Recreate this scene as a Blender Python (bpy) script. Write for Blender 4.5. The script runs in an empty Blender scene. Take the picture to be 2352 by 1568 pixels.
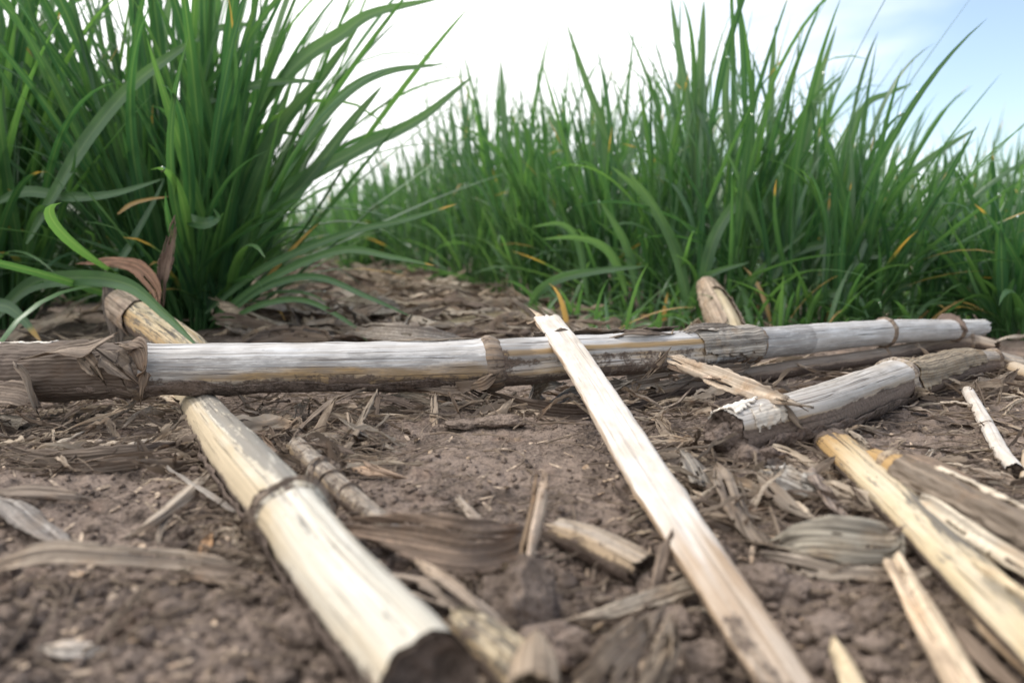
import bpy, math, random
import numpy as np
from mathutils import Vector, Euler

# ------------------------------------------------------------------ camera, sky, sun, exposure
sc = bpy.context.scene
COL = sc.collection
FPX = 1829.0                 # focal length in photo pixels (photo width taken as 2352)
CAM_H = 0.071                # lens is about 7 cm above the soil
PITCH = math.atan((784 - 550) / FPX)
cd = bpy.data.cameras.new('camera')
cam = bpy.data.objects.new('camera', cd)
COL.objects.link(cam)
cam.location = (0, 0, CAM_H)
cam.rotation_euler = (math.pi / 2 - PITCH, 0, 0)
cd.sensor_width = 36.0
cd.lens = 36.0 * FPX / 2352.0
cd.clip_start = 0.004
cd.clip_end = 2000
cd.dof.use_dof = True
cd.dof.focus_distance = 0.318
cd.dof.aperture_fstop = 11.0
cd.dof.aperture_blades = 7
sc.camera = cam

SUN_EL, SUN_AZ = math.radians(58), math.radians(-62)      # azimuth from +Y, negative = to the left
world = bpy.data.worlds.new('World')
sc.world = world
world.use_nodes = True


def N(nt, kind, **kw):
    n = nt.nodes.new(kind)
    for k, v in kw.items():
        setattr(n, k, v)
    return n


def build_world():
    nt = world.node_tree
    nt.nodes.clear()
    L = nt.links.new
    out = N(nt, 'ShaderNodeOutputWorld')
    sky = N(nt, 'ShaderNodeTexSky', sky_type='NISHITA', sun_disc=False)
    sky.sun_elevation = SUN_EL
    sky.sun_rotation = SUN_AZ
    sky.air_density = 1.0
    sky.dust_density = 0.15
    b1 = N(nt, 'ShaderNodeBackground')
    b1.inputs['Strength'].default_value = 0.12
    L(sky.outputs[0], b1.inputs['Color'])
    b2 = N(nt, 'ShaderNodeBackground')
    b2.inputs['Color'].default_value = (1.0, 1.0, 1.0, 1)
    b2.inputs['Strength'].default_value = 1.12
    tc = N(nt, 'ShaderNodeTexCoord')
    mp = N(nt, 'ShaderNodeMapping')
    mp.inputs['Scale'].default_value = (1.0, 1.0, 3.2)
    L(tc.outputs['Generated'], mp.inputs['Vector'])
    no = N(nt, 'ShaderNodeTexNoise')
    no.inputs['Scale'].default_value = 2.6
    no.inputs['Detail'].default_value = 7
    no.inputs['Roughness'].default_value = 0.52
    no.inputs['Distortion'].default_value = 0.25
    L(mp.outputs[0], no.inputs['Vector'])
    sep = N(nt, 'ShaderNodeSeparateXYZ')
    L(tc.outputs['Generated'], sep.inputs[0])
    # the cloud bank covers the left of the sky and thins out to the right
    m1 = N(nt, 'ShaderNodeMath', operation='MULTIPLY_ADD')
    L(sep.outputs[0], m1.inputs[0]); m1.inputs[1].default_value = -1.75; m1.inputs[2].default_value = 0.26
    m2 = N(nt, 'ShaderNodeMath', operation='MULTIPLY_ADD')
    L(no.outputs['Fac'], m2.inputs[0]); m2.inputs[1].default_value = 1.9
    L(m1.outputs[0], m2.inputs[2])
    rp = N(nt, 'ShaderNodeMapRange', interpolation_type='SMOOTHSTEP')
    rp.inputs['From Min'].default_value = 0.20
    rp.inputs['From Max'].default_value = 1.30
    rp.inputs['To Min'].default_value = 0.08
    rp.inputs['To Max'].default_value = 1.0
    L(m2.outputs[0], rp.inputs['Value'])
    mx = N(nt, 'ShaderNodeMixShader')
    L(rp.outputs[0], mx.inputs[0]); L(b1.outputs[0], mx.inputs[1]); L(b2.outputs[0], mx.inputs[2])
    L(mx.outputs[0], out.inputs['Surface'])


build_world()
sl = bpy.data.lights.new('sun', 'SUN')
sl.energy = 1.5
sl.angle = math.radians(13)
sl.color = (1.0, 0.95, 0.88)
sun = bpy.data.objects.new('sun', sl)
COL.objects.link(sun)
sdir = Vector((math.sin(SUN_AZ) * math.cos(SUN_EL), math.cos(SUN_AZ) * math.cos(SUN_EL), math.sin(SUN_EL)))
sun.rotation_euler = (-sdir).to_track_quat('-Z', 'Y').to_euler()
sun.location = sdir * 5
sc.view_settings.view_transform = 'Standard'
sc.view_settings.look = 'None'
sc.view_settings.exposure = 0.7
sc.view_settings.gamma = 1.0
sc.cycles.max_bounces = 8
sc.cycles.transmission_bounces = 6
sc.cycles.transparent_max_bounces = 8
sc.cycles.use_denoising = True

# ------------------------------------------------------------------ noise
_rs = np.random.RandomState(7)
_perm = _rs.permutation(256).astype(np.int64)
_perm = np.concatenate([_perm, _perm, _perm])
_grad = _rs.normal(size=(256, 3))
_grad /= np.linalg.norm(_grad, axis=1)[:, None]


def perlin(x, y, z=0.0):
    x, y, z = np.broadcast_arrays(np.asarray(x, float), np.asarray(y, float), np.asarray(z, float))
    xi, yi, zi = np.floor(x).astype(np.int64), np.floor(y).astype(np.int64), np.floor(z).astype(np.int64)
    xf, yf, zf = x - xi, y - yi, z - zi
    u, v, w = (t * t * t * (t * (t * 6 - 15) + 10) for t in (xf, yf, zf))
    r = 0
    for dx in (0, 1):
        for dy in (0, 1):
            for dz in (0, 1):
                h = _perm[_perm[_perm[(xi + dx) & 255] + ((yi + dy) & 255)] + ((zi + dz) & 255)]
                g = _grad[h]
                d = g[..., 0] * (xf - dx) + g[..., 1] * (yf - dy) + g[..., 2] * (zf - dz)
                r = r + d * (u if dx else 1 - u) * (v if dy else 1 - v) * (w if dz else 1 - w)
    return r * 1.5


def fbm(x, y, z=0.0, o=3):
    r, a = 0, 1.0
    for k in range(o):
        r = r + a * perlin(x * 2 ** k + 13.7 * k, y * 2 ** k, z * 2 ** k if not np.isscalar(z) else z + 3.1 * k)
        a *= 0.5
    return r


# ------------------------------------------------------------------ rays of the photograph -> places on the ground
_cp, _sp = math.cos(PITCH), math.sin(PITCH)


def ray(px, py):
    dx, dy = (px - 1176) / FPX, -(py - 784) / FPX
    return np.array([dx, _cp + dy * _sp, -_sp + dy * _cp])


ORG = np.array([0, 0, CAM_H])


def Pd(px, py, d):
    return ORG + ray(px, py) * d


def plane(px, py, z):
    r = ray(px, py)
    return ORG + r * ((z - CAM_H) / r[2])


MOUND = plane(1180, 1010, 0.0)
DIPR = plane(1500, 1450, 0.0)
DIPN = plane(1790, 1540, 0.0)


def Hs(x, y):
    x = np.asarray(x, float); y = np.asarray(y, float)
    near = np.clip(1.4 - y * 0.35, 0.35, 1)
    h = 0.0030 * perlin(x / .085 + 3.3, y / .085 + 1.2) * near + 0.0018 * perlin(x / .033, y / .033 + 7.7) * near
    h = h + 0.0055 * np.exp(-(((x - MOUND[0]) / .055) ** 2 + ((y - MOUND[1]) / .05) ** 2))
    h = h - 0.0040 * np.exp(-(((x - DIPR[0]) / .07) ** 2 + ((y - DIPR[1]) / .05) ** 2))
    h = h - 0.0060 * np.exp(-(((x - DIPN[0]) / .035) ** 2 + ((y - DIPN[1]) / .05) ** 2))
    return h + 0.02 * perlin(x / 2.3, y / 2.3 + 5.1) * np.clip((y - 1.2) / 3, 0, 1)


def H(x, y):
    fade = np.clip((1.6 - y) / 1.0, 0, 1)
    b = .55 * np.abs(fbm(x / .013, y / .013, 2.2, 3)) + .6 * (.55 - np.abs(fbm(x / .0085 + 5.5, y / .0085, 7.2, 3)))
    c = np.clip(fbm(x / .0062 + 9, y / .0062, 5.1, 2), -.8, 1)
    lump = np.clip(perlin(x / .03 + 4.4, y / .03 + 2.2) + .35, 0, 1)
    lump = lump * (1 - .85 * np.exp(-(((x - MOUND[0]) / .075) ** 2 + ((y - MOUND[1]) / .07) ** 2)))
    big = np.clip(perlin(x / .02 + 14.4, y / .02 + 8.2), 0, 1) ** 2
    # shrinkage cracks of the crust
    w1 = perlin(x / .02, y / .02, 9.1) * .012
    cr = np.abs(perlin((x + w1) / .055 + 31, (y - w1) / .055 + 17))
    crack = np.exp(-(cr / .022) ** 2) * np.clip(perlin(x / .05 + 51, y / .05) + .1, 0, 1)
    return Hs(x, y) + fade * (.0022 * b * (0.30 + lump) + .0015 * c * (.5 + .8 * lump) + .0024 * big * lump
                              + .0007 * perlin(x / .0022, y / .0022, 1.0) - .0042 * crack)


def g(px, py, zc=0.0):
    """point on the soil seen at a photo pixel, zc centimetres above it"""
    z = 0.0
    for _ in range(5):
        p = plane(px, py, z)
        z = float(Hs(p[0], p[1])) + zc / 100
    return plane(px, py, z)


def lie(px, py, th, zc=0.0):
    """centre and radius of a round stem th pixels thick resting on the soil"""
    d = 0.3
    rr = ray(px, py)
    for _ in range(40):
        p = ORG + rr * d
        r = th / 2 * d / FPX
        want = float(Hs(p[0], p[1])) + r + zc / 100
        d2 = (want - CAM_H) / rr[2]
        d = d * .5 + d2 * .5
    return ORG + rr * d, th / 2 * d / FPX


# ------------------------------------------------------------------ mesh building
def mesh_from(name, V, F, mat, uv=None, attr=None, smooth=True):
    me = bpy.data.meshes.new(name)
    V = np.asarray(V, np.float32)
    F = np.asarray(F, np.int32)
    k = F.shape[1]
    me.vertices.add(len(V))
    me.vertices.foreach_set('co', V.ravel())
    me.loops.add(F.size)
    me.loops.foreach_set('vertex_index', F.ravel())
    me.polygons.add(len(F))
    me.polygons.foreach_set('loop_start', np.arange(len(F), dtype=np.int32) * k)
    if smooth:
        me.polygons.foreach_set('use_smooth', np.ones(len(F), bool))
    if uv is not None:
        ul = me.uv_layers.new(name='UVMap')
        ul.data.foreach_set('uv', np.asarray(uv, np.float32)[F.ravel()].ravel())
    if attr is not None:
        a = me.attributes.new('mask', 'FLOAT_COLOR', 'POINT')
        A = np.ones((len(V), 4), np.float32)
        A[:, :attr.shape[1]] = attr
        a.data.foreach_set('color', A.ravel())
    me.update(calc_edges=True)
    me.validate()
    if mat:
        me.materials.append(mat)
    return me


def grid_faces(n, m, closed=False, off=0):
    mm = m if closed else m - 1
    i = np.arange(n - 1)[:, None]
    j = np.arange(mm)[None, :]
    a = i * m + j
    b = i * m + (j + 1) % m
    return np.stack([a, b, b + m, a + m], -1).reshape(-1, 4) + off


class Bag:
    def __init__(s):
        s.V, s.F, s.U, s.A, s.n = [], [], [], [], 0

    def grid(s, P, uv=None, attr=None, closed=False):
        n, m = P.shape[:2]
        s.V.append(P.reshape(-1, 3))
        s.F.append(grid_faces(n, m, closed, s.n))
        s.U.append(np.zeros((n * m, 2)) if uv is None else np.asarray(uv).reshape(-1, 2))
        s.A.append(np.zeros((n * m, 3)) if attr is None else np.asarray(attr).reshape(-1, 3))
        s.n += n * m

    def obj(s, name, mat, parent=None, color=None, origin=None):
        V = np.concatenate(s.V)
        return place(name, V, np.concatenate(s.F), mat, parent, np.concatenate(s.U), np.concatenate(s.A), color, origin)


def wloc(o):
    v = np.array(o.location)
    while o.parent:
        o = o.parent
        v = v + np.array(o.location)
    return v


def place(name, V, F, mat, parent=None, uv=None, attr=None, color=None, origin=None, smooth=True):
    if origin is None:
        lo, hi = V.min(0), V.max(0)
        origin = np.array([(lo[0] + hi[0]) / 2, (lo[1] + hi[1]) / 2, lo[2]])
    origin = np.asarray(origin, float)
    me = mesh_from(name, V - origin, F, mat, uv, attr, smooth)
    o = bpy.data.objects.new(name, me)
    COL.objects.link(o)
    if parent:
        o.parent = parent
        o.location = origin - wloc(parent)
    else:
        o.location = origin
    if color is not None:
        o.color = (*color, 1)
    return o


def tag(o, label=None, cat=None, group=None, kind=None):
    if label: o['label'] = label
    if cat: o['category'] = cat
    if group: o['group'] = group
    if kind: o['kind'] = kind
    return o


def thing(name, label, cat, loc, group=None):
    o = bpy.data.objects.new(name, None)
    o.empty_display_size = 0.01
    COL.objects.link(o)
    o.location = loc
    return tag(o, label, cat, group)


# ------------------------------------------------------------------ materials
def new_mat(name):
    m = bpy.data.materials.new(name)
    m.use_nodes = True
    nt = m.node_tree
    nt.nodes.clear()
    return m, nt, nt.links.new


def noise(nt, vec, scale, detail=3, rough=.55, dist=0.0, sc3=None):
    L = nt.links.new
    n = N(nt, 'ShaderNodeTexNoise')
    n.inputs['Scale'].default_value = scale
    n.inputs['Detail'].default_value = detail
    n.inputs['Roughness'].default_value = rough
    n.inputs['Distortion'].default_value = dist
    if sc3:
        mp = N(nt, 'ShaderNodeMapping')
        mp.inputs['Scale'].default_value = sc3
        L(vec, mp.inputs['Vector'])
        vec = mp.outputs[0]
    L(vec, n.inputs['Vector'])
    return n.outputs['Fac']


def mixc(nt, fac, a, b, mode='MIX'):
    L = nt.links.new
    m = N(nt, 'ShaderNodeMix', data_type='RGBA', blend_type=mode)
    for s, v in ((m.inputs['Factor'], fac), (m.inputs['A'], a), (m.inputs['B'], b)):
        if isinstance(v, (int, float)):
            s.default_value = v
        elif isinstance(v, tuple):
            s.default_value = (*v[:3], 1)
        else:
            L(v, s)
    return m.outputs['Result']


def sock(m, nm, k):
    return [i for i in m.inputs if i.name == nm and i.type == k][0]


def mixc(nt, fac, a, b, mode='MIX'):
    L = nt.links.new
    m = N(nt, 'ShaderNodeMix', data_type='RGBA', blend_type=mode)
    for s, v in ((sock(m, 'Factor', 'VALUE'), fac), (sock(m, 'A', 'RGBA'), a), (sock(m, 'B', 'RGBA'), b)):
        if isinstance(v, (int, float)):
            s.default_value = v
        elif isinstance(v, tuple):
            s.default_value = (*v[:3], 1)
        else:
            L(v, s)
    return [o for o in m.outputs if o.type == 'RGBA'][0]


def math2(nt, op, a, b=None, c=None):
    n = N(nt, 'ShaderNodeMath', operation=op)
    for i, v in enumerate((a, b, c)):
        if v is None: continue
        if isinstance(v, (int, float)): n.inputs[i].default_value = v
        else: nt.links.new(v, n.inputs[i])
    return n.outputs[0]


def rng_(nt, v, a, b, c=0.0, d=1.0, smooth=True):
    n = N(nt, 'ShaderNodeMapRange', interpolation_type='SMOOTHSTEP' if smooth else 'LINEAR')
    n.inputs['From Min'].default_value = a; n.inputs['From Max'].default_value = b
    n.inputs['To Min'].default_value = c; n.inputs['To Max'].default_value = d
    if isinstance(v, (int, float)): n.inputs['Value'].default_value = v
    else: nt.links.new(v, n.inputs['Value'])
    return n.outputs[0]


def bump(nt, hgt, dist, strength=1.0, prev=None):
    b = N(nt, 'ShaderNodeBump')
    b.inputs['Strength'].default_value = strength
    b.inputs['Distance'].default_value = dist
    nt.links.new(hgt, b.inputs['Height'])
    if prev is not None: nt.links.new(prev, b.inputs['Normal'])
    return b.outputs[0]


def principled(nt, col, rough=.8, spec=.2, normal=None):
    L = nt.links.new
    p = N(nt, 'ShaderNodeBsdfPrincipled')
    if isinstance(col, tuple): p.inputs['Base Color'].default_value = (*col, 1)
    else: L(col, p.inputs['Base Color'])
    if isinstance(rough, (int, float)): p.inputs['Roughness'].default_value = rough
    else: L(rough, p.inputs['Roughness'])
    p.inputs['Specular IOR Level'].default_value = spec
    if normal is not None: L(normal, p.inputs['Normal'])
    return p


def out(nt, sh):
    o = N(nt, 'ShaderNodeOutputMaterial')
    nt.links.new(sh, o.inputs['Surface'])


def soil_material(name, dark, light, speck=True):
    m, nt, L = new_mat(name)
    pos = N(nt, 'ShaderNodeNewGeometry').outputs['Position']
    a = noise(nt, pos, 28, 4, .6)
    b = noise(nt, pos, 170, 5, .65)
    c = noise(nt, pos, 900, 3, .6)
    f = math2(nt, 'ADD', math2(nt, 'MULTIPLY', a, .55), math2(nt, 'ADD', math2(nt, 'MULTIPLY', b, .55), math2(nt, 'MULTIPLY', c, .45)))
    col = mixc(nt, rng_(nt, f, .56, .90), dark, light)
    col = mixc(nt, rng_(nt, noise(nt, pos, 75, 3, .6), .52, .72, 0, .6), col, dark)
    red = noise(nt, pos, 60, 2)
    col = mixc(nt, rng_(nt, red, .55, .8, 0, .45), col, (light[0] * 1.0, light[1] * .86, light[2] * .78))
    if speck:
        sp = noise(nt, pos, 420, 2, .5)
        col = mixc(nt, rng_(nt, sp, .70, .76, 0, .75), col, (.42, .35, .28))
        sp2 = noise(nt, pos, 310, 2, .5, sc3=(1, .35, 1))
        col = mixc(nt, rng_(nt, sp2, .70, .75, 0, .7), col, (.30, .22, .15))
        sp3 = noise(nt, pos, 260, 2, .5)
        col = mixc(nt, rng_(nt, sp3, .30, .25, 0, .6), col, (.05, .037, .03))
    n1 = bump(nt, c, .0012, 1.0)
    n2 = bump(nt, noise(nt, pos, 2600, 2), .0004, .7, n1)
    n3 = bump(nt, b, .0028, .8, n2)
    out(nt, principled(nt, col, .95, .12, n3).outputs[0])
    return m


def stalk_material(name, base, alt, dirt=(.105, .078, .062), stain=(.10, .09, .085), fibre=.35, rough=.62, stain_amt=.5, bleach=(.78, .77, .75), crack=.85):
    """weathered rind: mask r = alternate colour, g = adhering soil, b = stain"""
    m, nt, L = new_mat(name)
    uv = N(nt, 'ShaderNodeUVMap').outputs[0]
    at = N(nt, 'ShaderNodeAttribute', attribute_name='mask')
    sep = N(nt, 'ShaderNodeSeparateColor')
    L(at.outputs['Color'], sep.inputs[0])
    fib = noise(nt, uv, 1.0, 4, .6, sc3=(1500, 26, 1))
    fib2 = noise(nt, uv, 1.0, 3, .6, sc3=(420, 14, 1))
    blot = noise(nt, uv, 1.0, 4, .6, sc3=(140, 55, 1))
    grit = noise(nt, uv, 1.0, 5, .7, sc3=(900, 700, 1))
    grit2 = noise(nt, uv, 1.0, 3, .6, sc3=(240, 190, 1))
    col = mixc(nt, rng_(nt, blot, .35, .7), base, bleach)
    fa = math2(nt, 'ADD', sep.outputs[0], math2(nt, 'MULTIPLY_ADD', fib2, .9, -.45))
    fa = math2(nt, 'ADD', fa, math2(nt, 'MULTIPLY_ADD', blot, .7, -.35))
    col = mixc(nt, rng_(nt, fa, .2, .8), col, alt)
    col = mixc(nt, rng_(nt, fib, .35, .75, fibre, 0.0), col, mixc(nt, .5, alt, dirt))
    # dark weather fungus specks and streaks
    st = math2(nt, 'ADD', math2(nt, 'MULTIPLY', sep.outputs[2], .55), noise(nt, uv, 1.0, 5, .7, sc3=(520, 70, 1)))
    col = mixc(nt, rng_(nt, st, .68, .82, 0, stain_amt), col, stain)
    sps = noise(nt, uv, 1.0, 2, .5, sc3=(1300, 420, 1))
    col = mixc(nt, rng_(nt, sps, .68, .74, 0, stain_amt), col, stain)
    crk = noise(nt, uv, 1.0, 2, .5, .3, sc3=(700, 7, 1))
    crl = rng_(nt, math2(nt, 'ABSOLUTE', math2(nt, 'SUBTRACT', crk, .60)), .0, .018, crack, 0)
    col = mixc(nt, crl, col, (.11, .085, .07))
    dg = math2(nt, 'ADD', sep.outputs[1], math2(nt, 'ADD', math2(nt, 'MULTIPLY_ADD', grit, .8, -.4), math2(nt, 'MULTIPLY_ADD', grit2, .9, -.45)))
    df = rng_(nt, dg, .40, .66)
    dcol = mixc(nt, rng_(nt, grit, .3, .7), dirt, (dirt[0] * 2.0, dirt[1] * 2.0, dirt[2] * 2.0))
    col = mixc(nt, df, col, dcol)
    n1 = bump(nt, fib, .0002, .5)
    n2 = bump(nt, math2(nt, 'MULTIPLY', df, grit), .0011, .8, n1)
    n3 = bump(nt, math2(nt, 'MULTIPLY', crl, -1.0), .0006, .8, n2)
    ro = rng_(nt, df, 0, 1, rough, .95)
    p = principled(nt, col, ro, .3, n3)
    out(nt, p.outputs[0])
    return m


def leaf_material(name, trans=.18, ribs=True, dirty=.5):
    """dead corn leaf, tinted by the object's own colour"""
    m, nt, L = new_mat(name)
    uv = N(nt, 'ShaderNodeUVMap').outputs[0]
    oi = N(nt, 'ShaderNodeObjectInfo')
    at = N(nt, 'ShaderNodeAttribute', attribute_name='mask')
    sep = N(nt, 'ShaderNodeSeparateColor')
    L(at.outputs['Color'], sep.inputs[0])
    fib = noise(nt, uv, 1.0, 4, .62, sc3=(1900, 22, 1))
    fib2 = noise(nt, uv, 1.0, 3, .6, sc3=(620, 10, 1))
    blot = noise(nt, uv, 1.0, 4, .6, sc3=(120, 60, 1))
    grit = noise(nt, uv, 1.0, 4, .7, sc3=(700, 600, 1))
    c0 = oi.outputs['Color']
    lite = mixc(nt, 1.0, c0, (1.75, 1.7, 1.62), 'MULTIPLY')
    dark = mixc(nt, 1.0, c0, (.34, .31, .29), 'MULTIPLY')
    warm = mixc(nt, 1.0, c0, (1.15, .88, .62), 'MULTIPLY')
    col = mixc(nt, rng_(nt, fib2, .3, .7), dark, lite)
    col = mixc(nt, rng_(nt, fib, .3, .7, .0, .55), col, c0)
    col = mixc(nt, rng_(nt, blot, .5, .72, 0, .55), col, warm)
    col = mixc(nt, rng_(nt, blot, .46, .32, 0, .6), col, dark)
    dg = math2(nt, 'ADD', math2(nt, 'MULTIPLY', grit, .6), math2(nt, 'MULTIPLY', blot, .5))
    dg = math2(nt, 'ADD', dg, math2(nt, 'MULTIPLY', sep.outputs[1], .35))
    col = mixc(nt, rng_(nt, dg, .60, .74, 0, dirty), col, (.15, .115, .093))
    wv = N(nt, 'ShaderNodeTexWave', bands_direction='X')
    wv.inputs['Scale'].default_value = 260
    wv.inputs['Distortion'].default_value = 2.2
    wv.inputs['Detail'].default_value = 2
    L(uv, wv.inputs['Vector'])
    n1 = bump(nt, wv.outputs['Fac'], .0003, .6 if ribs else .1)
    n2 = bump(nt, fib, .00025, .6, n1)
    n3 = bump(nt, grit, .0002, .4, n2)
    col = mixc(nt, math2(nt, 'MULTIPLY', wv.outputs['Fac'], math2(nt, 'MULTIPLY', blot, .55 if ribs else .12)), col, dark)
    p = principled(nt, col, .72, .22, n3)
    t = N(nt, 'ShaderNodeBsdfTranslucent')
    L(col, t.inputs['Color'])
    mx = N(nt, 'ShaderNodeMixShader')
    mx.inputs[0].default_value = trans
    L(p.outputs[0], mx.inputs[1]); L(t.outputs[0], mx.inputs[2])
    out(nt, mx.outputs[0])
    return m


def grass_material(name, blue=0.0):
    """mask r = hue of the blade, g = position along it, b = withered tip"""
    m, nt, L = new_mat(name)
    uv = N(nt, 'ShaderNodeUVMap').outputs[0]
    at = N(nt, 'ShaderNodeAttribute', attribute_name='mask')
    sep = N(nt, 'ShaderNodeSeparateColor')
    L(at.outputs['Color'], sep.inputs[0])
    fib = noise(nt, uv, 1.0, 3, .6, sc3=(1400, 12, 1))
    blot = noise(nt, uv, 1.0, 3, .6, sc3=(60, 14, 1))
    a, b = (.028, .098, .048), (.096, .208, .066)
    col = mixc(nt, sep.outputs[0], a, b)
    col = mixc(nt, rng_(nt, fib, .35, .7, 0, .35), col, (.10, .22, .075))
    col = mixc(nt, rng_(nt, blot, .58, .75, 0, .35), col, (.12, .21, .045))
    gm = N(nt, 'ShaderNodeNewGeometry')
    col = mixc(nt, math2(nt, 'MULTIPLY', gm.outputs['Backfacing'], .32), col, (.13, .215, .125))
    col = mixc(nt, rng_(nt, sep.outputs[1], .0, .22, .55, 0), col, (.16, .27, .11))
    spot = noise(nt, uv, 1.0, 3, .6, sc3=(260, 90, 1))
    col = mixc(nt, rng_(nt, spot, .68, .76, 0, .5), col, (.20, .22, .09))
    ww = math2(nt, 'ADD', math2(nt, 'MULTIPLY', sep.outputs[2], 1.25), math2(nt, 'MULTIPLY_ADD', blot, .5, -.25))
    col = mixc(nt, rng_(nt, ww, .35, .75), col, (.46, .30, .085))
    col = mixc(nt, rng_(nt, ww, .85, 1.2), col, (.48, .31, .14))
    n1 = bump(nt, fib, .0003, .5)
    p = principled(nt, col, .36, .65, n1)
    p.inputs['Coat Weight'].default_value = 0.0
    t = N(nt, 'ShaderNodeBsdfTranslucent')
    tc = mixc(nt, 1.0, col, (2.1, 2.0, 1.05), 'MULTIPLY')
    L(tc, t.inputs['Color'])
    mx = N(nt, 'ShaderNodeMixShader')
    mx.inputs[0].default_value = .42
    L(p.outputs[0], mx.inputs[1]); L(t.outputs[0], mx.inputs[2])
    out(nt, mx.outputs[0])
    return m


def water_material():
    m, nt, L = new_mat('water')
    p = principled(nt, (1, 1, 1), 0.0, .5)
    p.inputs['Transmission Weight'].default_value = 1.0
    p.inputs['IOR'].default_value = 1.333
    out(nt, p.outputs[0])
    return m


M_SOIL = soil_material('soil', (.044, .033, .027), (.282, .218, .178))
M_CLOD = soil_material('soil_clod', (.075, .056, .045), (.29, .225, .184), False)
M_MUD = soil_material('dried_mud', (.055, .041, .033), (.22, .17, .142), False)
M_LEAF = leaf_material('dead_leaf')
M_HUSK = leaf_material('smooth_husk', .12, False, .35)
M_GRASS = grass_material('green_blade')
M_WATER = water_material()
M_MAIN = stalk_material('weathered_grey_rind', (.50, .495, .495), (.43, .29, .145), fibre=.38, stain_amt=.42, bleach=(.66, .66, .665))
M_CREAM = stalk_material('cream_rind', (.62, .59, .51), (.53, .43, .29), stain=(.16, .145, .13), fibre=.45, stain_amt=.8, bleach=(.74, .715, .65), crack=.5)
M_STICK = stalk_material('bleached_rind', (.60, .53, .455), (.42, .30, .20), fibre=.22, stain_amt=.2, bleach=(.80, .75, .69), crack=.3)
M_GREY = stalk_material('grey_rind', (.41, .385, .36), (.40, .29, .18), fibre=.42, stain_amt=.5, bleach=(.60, .575, .55))
M_YELL = stalk_material('yellow_rind', (.58, .475, .31), (.42, .265, .11), stain=(.085, .08, .075), fibre=.26, stain_amt=.85, bleach=(.66, .57, .43))
M_BROWN = stalk_material('brown_rind', (.27, .225, .185), (.25, .165, .10), fibre=.5, stain_amt=.5, bleach=(.38, .33, .28))
M_TAN = stalk_material('tan_rind', (.50, .41, .31), (.46, .31, .17), fibre=.4, stain_amt=.35, bleach=(.62, .54, .44))

GREY, BROWN, TAN, PALE, DARK, UMBER, ORANGE = ((.30, .262, .222), (.215, .162, .122), (.40, .315, .232), (.56, .49, .40),
                                               (.105, .082, .066), (.16, .118, .088), (.36, .20, .085))

# ------------------------------------------------------------------ splines, stems, ribbons
def catmull(P, n):
    P = np.asarray(P, float)
    k = len(P)
    u = np.linspace(0, k - 1, n)
    i = np.clip(np.floor(u).astype(int), 0, k - 2)
    t = (u - i)[:, None]
    ext = np.concatenate([[2 * P[0] - P[1]], P, [2 * P[-1] - P[-2]]])
    p0, p1, p2, p3 = ext[i], ext[i + 1], ext[i + 2], ext[i + 3]
    return u, .5 * (2 * p1 + (p2 - p0) * t + (2 * p0 - 5 * p1 + 4 * p2 - p3) * t ** 2 + (3 * p1 - p0 - 3 * p2 + p3) * t ** 3)


def nrm(v):
    return v / np.maximum(np.linalg.norm(v, axis=-1, keepdims=True), 1e-12)


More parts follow.
